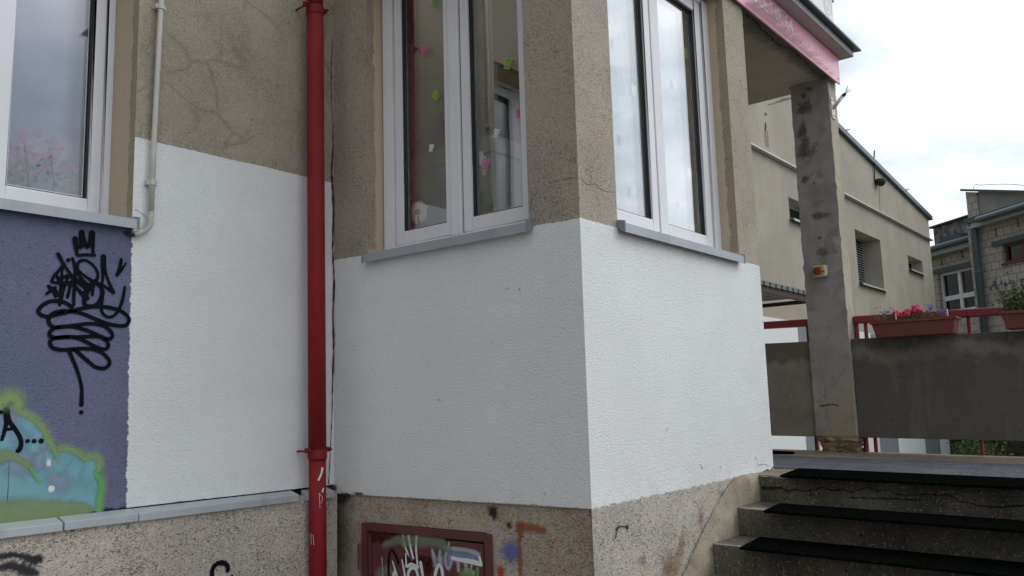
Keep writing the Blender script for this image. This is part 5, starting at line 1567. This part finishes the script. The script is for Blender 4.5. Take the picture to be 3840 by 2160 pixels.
def plant(name, label, x, z, leaf, petal, sx, h, nl, blooms, lsize=0.016, group='plants in the flower boxes', spikes=0, psize=0.011):
    root = empty(name, (x, 6.99, z), label, 'plant', group)
    mb = MB(); leaf_quads(mb, (x, 6.985, z-0.004), (sx, 0.035, h), nl, lsize); 
    for k in range(10):
        a = Vector((x+random.gauss(0, sx*0.6), 6.985+random.gauss(0, 0.025), z)); mb.tube([a, a+Vector((random.gauss(0, 0.02), random.gauss(0, 0.015), h*random.uniform(0.7, 1.5)))], 0.0015, 4, False)
    mb.build('foliage', M[leaf], root)
    mb = MB()
    for (bx, bz, br, n) in blooms:
        for k in range(n):
            v = Vector((random.gauss(0, 1), random.gauss(0, 1), random.gauss(0.3, 1))).normalized()
            c = Vector((x+bx, 6.965, z+bz))+v*br*random.uniform(0.6, 1.0)
            a = v.cross(Vector((random.random(), random.random(), 0.3))).normalized(); b = v.cross(a)
            ps = psize*random.uniform(0.7, 1.3)
            mb.face([c+(a*math.cos(q*2*math.pi/5)+b*math.sin(q*2*math.pi/5))*ps+v*(0.003 if q % 2 else -0.002) for q in range(5)])
    if blooms: mb.build('blossom', M[petal], root)
    else: mb.bm.free()
    if spikes:
        mb = MB(); ms = MB()
        for k in range(spikes):
            bx = x+random.uniform(-sx*2.0, sx*2.0); top = z+h*random.uniform(1.7, 2.9); lean = (bx-x)*0.5
            p0 = Vector((bx-lean*0.4, 6.98, z+h*0.5)); p1 = Vector((bx+lean, 6.97+random.gauss(0, 0.03), top))
            ms.tube([p0, p1], 0.0016, 5, False)
            for q in range(10):
                c = p1+Vector((random.gauss(0, 0.004), random.gauss(0, 0.004), random.uniform(-0.018, 0.012)))
                s_ = 0.007*random.uniform(0.6, 1.1)
                mb.face([c+Vector((s_*math.cos(t), s_*math.sin(t)*random.choice((0.3, 1)), s_*math.sin(t*1.0)*0.8)) for t in (0, 1.3, 2.5, 3.8, 5.0)])
        mb.build('flower_spike', M[petal], root); ms.build('stalk', M['leaf'], root)
    return root
zq = 2.212
plant('lobelia_plant', 'trailing green plant with tiny blue flowers at the left end of the trough', -1.895, zq, 'leaf', 'violet_petal', 0.048, 0.045, 300, [(0.0, 0.06, 0.02, 12), (0.03, 0.08, 0.012, 6)], 0.015, psize=0.006)
plant('geranium_plant', 'bright pink geranium with two flower heads left of centre', -1.765, zq, 'leaf_dark', 'pink_petal', 0.05, 0.022, 140, [(-0.035, 0.058, 0.034, 80), (0.04, 0.060, 0.032, 75), (-0.01, 0.045, 0.024, 40)], 0.02)
plant('geranium_plant', 'bright pink geranium with one higher flower head right of centre', -1.665, zq, 'leaf_dark', 'pink_petal', 0.045, 0.026, 150, [(0.005, 0.082, 0.036, 95), (-0.04, 0.058, 0.02, 30), (0.03, 0.066, 0.02, 28)], 0.02)
plant('lobelia_plant', 'violet lobelia clump at the right end of the trough', -1.535, zq-0.002, 'leaf', 'violet_petal', 0.055, 0.036, 320, [(-0.02, 0.085, 0.025, 26), (0.04, 0.05, 0.03, 16), (-0.05, 0.06, 0.02, 10), (0.07, 0.03, 0.02, 8)], 0.013, psize=0.006)
plant('lavender_plant', 'bushy green plant with dark lavender spikes in the right trough', -0.985, 2.208, 'leaf', 'lavender', 0.06, 0.085, 900, [], 0.026, spikes=26)
plant('lavender_plant', 'second lavender plant at the very edge of the photo', -0.78, 2.206, 'leaf', 'lavender', 0.07, 0.08, 600, [], 0.026, spikes=16)
for x, h in ((-1.800, 0.055), (-1.440, 0.058)):
    mb = MB(); mb.box(x-0.003, x+0.003, 6.93, 6.936, 2.20, 2.215+h)
    tag(mb.build('plant_label', M['palewhite']), 'white plant label stick beside the pink geraniums' if x < -1.6 else 'white plant label stick at the right end of the trough', 'plant label')

# ================================================================== the hall beyond the landing
hall = empty('hall_building', (XF, 15, 0), 'long beige rendered hall with a sloping roof edge and deep set windows', 'building')
HH = [(12.18, 13.35, 4.24, 4.585), (15.22, 16.72, 3.578, 4.546), (18.60, 19.76, 4.18, 4.495)]
mb = MB(); wall_grid(mb, FF, 3.0, 20.62, 2.745, 5.045, HH)
hw = mb.build('wall', M['hall'], hall); hw['label'] = 'beige wall with three deep window recesses'
mb = MB()
mb.face([FF.p(3.0, 0.012, 5.07), FF.p(20.62, 0.012, 5.07), FF.p(20.62, 0.012, 5.60), FF.p(3.0, 0.012, 7.50)])
mb.face([FF.p(20.62, 0.012, 5.07), FF.p(20.62, -8, 5.07), FF.p(20.62, -8, 5.60), FF.p(20.62, 0.012, 5.60)])
mb.face([FF.p(3.0, 0.012, 7.50), FF.p(20.62, 0.012, 5.60), FF.p(20.62, -8, 5.60), FF.p(3.0, -8, 7.50)])
mb.face([FF.p(20.62, 0, 0), FF.p(20.62, -8, 0), FF.p(20.62, -8, 5.07), FF.p(20.62, 0, 5.07)])
pw = mb.build('parapet', M['hall'], hall)
mb = MB(); wall_grid(mb, FF, 3.0, 20.62, 0.0, 2.745, [], d=0.003)
lw = mb.build('wall', M['hall_white'], hall); lw['label'] = 'white painted lower wall with grey stripes'
mb = MB()
for a, b in ((12.154, 12.68), (13.4, 13.9), (15.60, 16.72), (18.60, 19.78)):
    mb = MB(); mb.face([FF.p(a, 0.007, 0.0), FF.p(b, 0.007, 0.0), FF.p(b, 0.007, 2.74), FF.p(a, 0.007, 2.74)]); mb.build('painted_stripe', M['hall_grey'], hall)
mb = MB(); mb.prism([FF.p(3.0, -0.03, 5.105), FF.p(3.0, 0.075, 5.070), FF.p(3.0, 0.075, 5.052), FF.p(3.0, -0.03, 5.047)], (0, 17.66, 0))
mb.build('ledge', M['zinc'], hall)
mb = MB(); mb.hexa([FF.p(y, d, z+(7.50 if y < 10 else 5.60)) for z in (-0.07, 0.02) for d in (-0.2, 0.085) for y in (3.0, 20.72)])
mb.build('coping', M['coping'], hall)
for h in HH:
    mb = MB()
    u0, u1, z0, z1 = h
    dep = 0.36 if h[1]-h[0] > 1.3 else 0.24
    q = [((u0, z0), (u0, z1)), ((u1, z1), (u1, z0)), ((u0, z1), (u1, z1)), ((u1, z0), (u0, z0))]
    for a, b in q:
        mb.face([FF.p(a[0], 0, a[1]), FF.p(b[0], 0, b[1]), FF.p(b[0], -dep, b[1]), FF.p(a[0], -dep, a[1])])
    mb.face([FF.p(u0, -dep, z0), FF.p(u1, -dep, z0), FF.p(u1, -dep, z1), FF.p(u0, -dep, z1)])
    mb.build('reveal', M['hall_dark'], hall)
    mb = MB(); mb.prism([FF.p(u0-0.02, -0.19, z0+0.035), FF.p(u0-0.02, 0.075, z0+0.012), FF.p(u0-0.02, 0.075, z0-0.020), FF.p(u0-0.02, 0.070, z0-0.020), FF.p(u0-0.02, 0.070, z0+0.006), FF.p(u0-0.02, -0.19, z0+0.028)], (0, u1-u0+0.04+(0.06 if dep > 0.3 else 0), 0))
    mb.build('window_sill', M['zinc'], hall)
    if dep > 0.3:
        mb = MB()
        z = z0+0.05
        while z < z1-0.03:
            mb.hexa([FF.p(u, d, zz) for k in (0, 1) for d, zz in ((-0.34, z+0.022+k*0.006), (-0.29, z+k*0.006)) for u in (u0+0.02, u1-0.02)])
            z += 0.047
        mb.build('louvre', M['louvre'], hall)
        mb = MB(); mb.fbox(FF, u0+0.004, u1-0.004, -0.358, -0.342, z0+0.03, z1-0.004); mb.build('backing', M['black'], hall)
    else:
        mb = MB(); ring(mb, FF, u0, u1, z0+0.02, z1, 0.04, 0.04, 0.04, 0.04, -0.236, -0.2)
        fr = mb.build('window', M['hall_dark'], hall)
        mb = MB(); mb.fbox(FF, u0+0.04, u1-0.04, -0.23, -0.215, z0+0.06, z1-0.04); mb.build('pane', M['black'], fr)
lp = empty('wall_lamp', (XF, 17.1, 5.7), 'round dark lamp with a bent cable on the hall wall', 'lamp')
mb = MB()
Pl = onX(cc([(757, 553)])[0], XF+0.1)
for k in range(6):
    a0, a1 = k*math.pi/12, (k+1)*math.pi/12
    for j in range(16):
        t0, t1 = j*math.pi/8, (j+1)*math.pi/8
        S = lambda a, t: Pl+Vector((0.12*math.cos(a)*math.cos(t)*0.8, 0.13*math.cos(a)*math.sin(t), -0.13*math.sin(a)+0.04))
        mb.face([S(a0, t0), S(a0, t1), S(a1, t1), S(a1, t0)])
mb.face([Pl+Vector((0.096*math.cos(t), 0.13*math.sin(t), 0.04)) for t in [j*math.pi/8 for j in range(16)]])
mb.build('shade', M['cable'], lp)
mb = MB(); mb.tube(smooth_path([Pl+Vector((-0.08, -0.10, 0.03)), Pl+Vector((-0.06, -0.13, 0.16)), Pl+Vector((-0.07, -0.05, 0.42)), Pl+Vector((-0.06, 0.0, 0.62))]), 0.012, 8); mb.build('cable', M['cable'], lp)
mb = MB()
ribbon(mb, [onX(p, XF+0.012) for p in cc([(750, 570), (750, 650), (754, 725)])], NA, [0.04, 0.05, 0.045], 0.004, 0.8, 0.1)
mb.build('stain', M['sp_rust_faint'], hall)
mb = MB()
ribbon(mb, [onX(p, XF+0.012) for p in cc([(130, 238), (131, 255), (130, 268)])], NA, 0.04, 0.005, 0.5, 0.2)
ribbon(mb, [onX(p, XF+0.012) for p in cc([(128, 184), (134, 187)])], NA, 0.03, 0.005, 0.5, 0.2)
mb.build('hole', M['sp_char'], hall)
mb = MB()
for a in (0, 10):
    ribbon(mb, [onX(p, XF+0.012) for p in cc([(128+a*1.2, 285), (130+a*1.2, 320), (134+a, 355)])], NA, 0.05, 0.004, 0.9, 0.2)
mb.build('stain', M['sp_rust_faint'], hall)
mb = MB()
for p in ((3175, 506), (3400, 727)):
    a = onX(p, XF+0.05); mb.tube([a-Vector((0, 0, .05)), a+Vector((0, 0.02, 0.10))], 0.012, 6); mb.tube([a+Vector((-0.05, 0, .09)), a+Vector((0.05, 0.04, 0.1))], 0.008, 6)
mb.build('wire_holder', M['cable'], hall)

aw = empty('slatted_awning', (-4.0, 9.0, 2.9), 'dark red timber frame with grey roof slats fixed to the hall', 'awning')
ca = crop(2840, 1040, 0.17941)
XW = -3.6
A0 = onX(ca([(95, 205)])[0], XW); A1 = onX(ca([(1065, 470)])[0], XW)
zc = (A0.z+A1.z)/2; dy = A1.y
mb = MB(); mb.box(XW-0.03, XW+0.03, 6.2, dy+0.12, zc-0.045, zc+0.02); mb.build('beam', M['dark_wood'], aw, bevel=0.004)
mb = MB(); mb.box(XF, XW-0.03, dy-0.02, dy+0.03, zc-0.055, zc-0.01); mb.build('rail', M['dark_wood'], aw, bevel=0.003)
y = dy+0.02
n_ = 0
while y > 6.4:
    mb = MB(); mb.box(XF+0.02, XW+0.055, y-0.115, y+0.0, zc+0.022, zc+0.075); mb.build('slat', M['slat'], aw, bevel=0.004)
    y -= 0.165; n_ += 1
mb = MB(); mb.box(XF+0.02, XW+0.03, 6.3, dy+0.08, zc+0.035, zc+0.045); mb.build('roof_sheet', M['dark_wood'], aw)

# ================================================================== pale block building far right
P0 = Vector((-4.3, 23.6, 0)); UB = Vector((0.76, -0.65, 0)).normalized(); NBk = Vector((-0.65, -0.76, 0)).normalized()
FK = Frame(P0, UB, NBk)
bb = empty('block_building', FK.p(2, -3, 0), 'pale block building with dark green gutters, drainpipe and a taller grey rear wall', 'building')
# set back part on the left, projecting part on the right
W1 = (-2.0, -0.62, 3.80, 4.90)
W2 = (0.80 if False else 1.125, 2.6, 4.66, 5.10)
mb = MB(); wall_grid(mb, FK, -6.0, 0.06, 0, 5.38, [W1], d=-0.6)
wall_grid(mb, FK, 0.06, 8.2, 0, 5.66, [W2])
mb.face([FK.p(0.06, 0, 0), FK.p(0.06, -0.6, 0), FK.p(0.06, -0.6, 5.66), FK.p(0.06, 0, 5.66)])
mb.face([FK.p(8.2, 0, 0), FK.p(8.2, -5, 0), FK.p(8.2, -5, 5.66), FK.p(8.2, 0, 5.66)])
for (u0, u1, z0, z1), d in ((W1, -0.6), (W2, 0.0)):
    for a, b in (((u0, z0), (u0, z1)), ((u1, z1), (u1, z0)), ((u0, z1), (u1, z1)), ((u1, z0), (u0, z0))):
        mb.face([FK.p(a[0], d, a[1]), FK.p(b[0], d, b[1]), FK.p(b[0], d-0.25, b[1]), FK.p(a[0], d-0.25, a[1])])
mb.build('wall', M['block'], bb)
# eaves, gutters and roof slopes
for (u0, u1, d, ze, zg, zr) in ((-6.0, 0.05, -0.6, 5.38, 5.53, 5.80), (0.36, 8.4, 0.0, 5.66, 5.76, 5.85)):
    mb = MB(); mb.fbox(FK, u0, u1, d+0.004, d+0.26, ze-0.03, ze+0.10); mb.build('eaves_board', M['zinc'] if False else M['fascia'], bb, bevel=0.01)
    mb = MB(); mb.tube([FK.p(u0+(0.46 if d == 0 else 0), d+0.33, zg+0.01), FK.p(u1, d+0.33, zg+0.01)], 0.075, 14); mb.build('gutter', M['green_metal'], bb, smooth=True)
    mb = MB(); mb.prism([FK.p(u0, d+0.30, ze+0.105), FK.p(u0, d+0.30, ze+0.23), FK.p(u0, d-2.4, zr+0.25), FK.p(u0, d-2.4, zr+0.02)], UB*(u1-u0)); mb.build('roof', M['green_trim'], bb)
# taller rear block with a parapet and coping
mb = MB()
d_ = -1.15
z_l, z_r = 6.86, 6.50
def tall(u): return 6.925-0.275*(u+0.85)
mb.hexa([FK.p(u, dd, 4.6 if k == 0 else tall(u)) for k in (0, 1) for dd in (d_, d_-3.5) for u in (-0.82, 2.6)])
mb.hexa([FK.p(u, dd, 4.6 if k == 0 else tall(2.6)) for k in (0, 1) for dd in (d_, d_-3.5) for u in (2.6, 7.8)])
mb.build('rear_wall', M['grey_render'], bb)
mb = MB(); mb.hexa([FK.p(u, dd, 4.6 if k == 0 else tall(u)-0.02) for k in (0, 1) for dd in (d_+0.05, d_-0.3) for u in (-1.22, -0.83)])
mb.build('pier', M['block'], bb)
mb = MB(); mb.hexa([FK.p(u, dd, tall(u)+k*0.06) for k in (0, 1) for dd in (d_+0.14, d_-3.6) for u in (-1.30, 2.6)]); mb.build('coping', M['green_trim'], bb)
mb = MB(); mb.tube(smooth_path([FK.p(-1.0, d_, 7.0), FK.p(-0.9, d_, 7.12), FK.p(-0.7, d_, 7.06), FK.p(0.0, d_, 6.90), FK.p(0.6, d_, 6.72), FK.p(1.2, d_, 6.48)]), 0.007, 5)
mb.build('lightning_wire', M['cable'], bb)
# mossy chimney block
mb = MB(); mb.fbox(FK, -3.30, -1.30, -2.4, -1.6, 5.4, 6.46)
ch = mb.build('chimney', M['stone'], bb, bevel=0.02)
mb = MB(); mb.fbox(FK, -3.42, -1.30, -2.5, -1.5, 6.461, 6.51); mb.build('cap', M['coping'], ch, bevel=0.01)
mb = MB(); mb.hexa([FK.p(u, d, z) for (z, k) in ((5.5, 0), (6.03, 1)) for d in (-1.58, -1.3) for u in ((-3.4, -1.3) if k == 0 else (-2.56, -1.9))]); mb.build('flashing', M['coping'], ch)
# white casement window with a transom
mb = MB()
d0, d1 = -0.78, -0.70
u0, u1, z0, z1 = W1
ring(mb, FK, u0, u1, z0, z1, 0.07, 0.07, 0.07, 0.07, d0, d1)
mb.fbox(FK, -1.33, -1.22, d0, d1+0.01, z0+0.07, z1-0.07)
mb.fbox(FK, u0+0.07, -1.331, d0, d1+0.005, 4.135, 4.26); mb.fbox(FK, -1.219, u1-0.07, d0, d1+0.005, 4.135, 4.26)
w1 = mb.build('window', M['pvc'], bb, bevel=0.008)
mb = MB(); mb.fbox(FK, u0+0.07, u1-0.07, -0.755, -0.745, z0+0.07, z1-0.07); mb.build('pane', None, w1)
mb_dark = mat_glass('dark_glass', (0.02, 0.022, 0.022), 0.35)
bpy.data.objects[w1.children[0].name].data.materials.append(mb_dark)
mb = MB(); mb.fbox(FK, u0-0.26, u1+0.02, -0.62, -0.56, z1+0.005, z1+0.125); mb.build('lintel', M['green_trim'], bb, bevel=0.004)
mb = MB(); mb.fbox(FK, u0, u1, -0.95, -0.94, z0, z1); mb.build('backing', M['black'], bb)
# brown window with a lintel
u0, u1, z0, z1 = W2
mb = MB(); ring(mb, FK, u0, u1, z0, z1, 0.07, 0.07, 0.06, 0.06, -0.16, -0.08); mb.fbox(FK, 1.62, 1.76, -0.16, -0.075, z0+0.06, z1-0.06)
mb.fbox(FK, u0-0.03, u1+0.03, -0.08, 0.05, z0-0.045, z0)
w2 = mb.build('window', M['brown_frame'], bb, bevel=0.006)
mb = MB(); mb.fbox(FK, u0+0.07, u1-0.07, -0.13, -0.12, z0+0.06, z1-0.06); p2 = mb.build('pane', mat_glass('green_glass', (0.04, 0.07, 0.07), 0.5), w2)
mb = MB(); mb.fbox(FK, 0.86, 3.0, 0.003, 0.05, z1+0.004, z1+0.12); mb.build('lintel', M['green_trim'], bb, bevel=0.004)
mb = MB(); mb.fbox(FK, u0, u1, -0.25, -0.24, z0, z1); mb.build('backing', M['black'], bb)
# drainpipe at the step in the wall
mb = MB(); mb.tube([FK.p(0.44, 0.22, 5.78), FK.p(0.44, 0.13, 5.60), FK.p(0.44, 0.13, 0.0)], 0.088, 14); dpb = mb.build('drainpipe', M['green_metal'], bb, smooth=True)
mb = MB()
for z in (4.55, 2.6): mb.tube([FK.p(0.44, 0.13, z), FK.p(0.44, 0.13, z+0.05)], 0.098, 14)
mb.build('drainpipe_collar', M['green_metal'], bb)
mb = MB()
for u, z, d in ((-1.75, 5.18, -0.58), (-0.95, 5.24, -0.58), (1.0, 5.42, 0.01), (1.7, 5.5, 0.01)):
    mb.tube([FK.p(u, d, z+0.12), FK.p(u, d, z-0.06)], 0.010, 6); mb.tube([FK.p(u-0.03, d, z-0.06), FK.p(u+0.03, d, z-0.06)], 0.010, 6)
mb.build('wire_hook', M['rust'], bb)

# ================================================================== garden below the landing
def shrub(name, x, y, z0, rx, h, n, label, mat, size, cat='shrub', group=None):
    root = empty(name, (x, y, z0), label, cat, group)
    rnd = random.Random(int(x*100+y*10))
    mb = MB()
    centers = [(rnd.gauss(0, 0.45)*rx, rnd.gauss(0, 0.45)*rx, rnd.uniform(0.25, 0.95)*h) for _ in range(14)]
    for c in centers:
        leaf_quads(mb, (x+c[0], y+c[1], z0+c[2]), (rx*0.22, rx*0.22, h*0.13), n//14, size, 0.2, rnd)
    mb.build('foliage', M[mat], root)
    mb = MB()
    for c in centers:
        mb.tube([(x+rnd.gauss(0, 0.04), y, z0), (x+c[0]*0.6, y+c[1]*0.6, z0+c[2]*0.6), (x+c[0], y+c[1], z0+c[2])], [0.014, 0.009, 0.004], 6, False)
    mb.build('branch', M['trunk'], root)
    return root
Pg = onY((3700, 1672), 14.0)
shrub('garden_shrub', Pg.x, 14.0, 0.0, 0.45, 1.38, 1500, 'small light green shrub seen under the parapet', 'leaf', 0.055)
Pg = onY((3836, 1660), 12.5)
shrub('garden_shrub', Pg.x+0.35, 12.5, 0.0, 0.5, 1.5, 1200, 'dark shrub at the right edge under the parapet', 'leaf_dark', 0.06)
hd = empty('hedge', FK.p(5, 1.5, 0), 'low dark clipped hedge in front of the block building', 'hedge')
mb = MB(); rnd = random.Random(4)
for k in range(9000):
    u = rnd.uniform(-3.2, 11); dd = rnd.uniform(1.1, 2.1); z = rnd.uniform(0, 1) ** 0.7 * (1.25+0.12*math.sin(u*2.3))
    p = FK.p(u, dd, z)
    d = Vector((rnd.gauss(0, 1), rnd.gauss(0, 1), rnd.gauss(0.3, 0.7))).normalized()*0.10
    w_ = d.cross(Vector((rnd.gauss(0, 1), rnd.gauss(0, 1), rnd.gauss(0, 1)))).normalized()*0.035
    mb.face([p, p+d*0.5+w_, p+d, p+d*0.5-w_])
mb.build('foliage', M['leaf_dark'], hd)
mb = MB(); mb.fbox(FK, -3.2, 11, 1.25, 1.95, 0.0, 1.05); mb.build('branch', M['trunk'], hd)
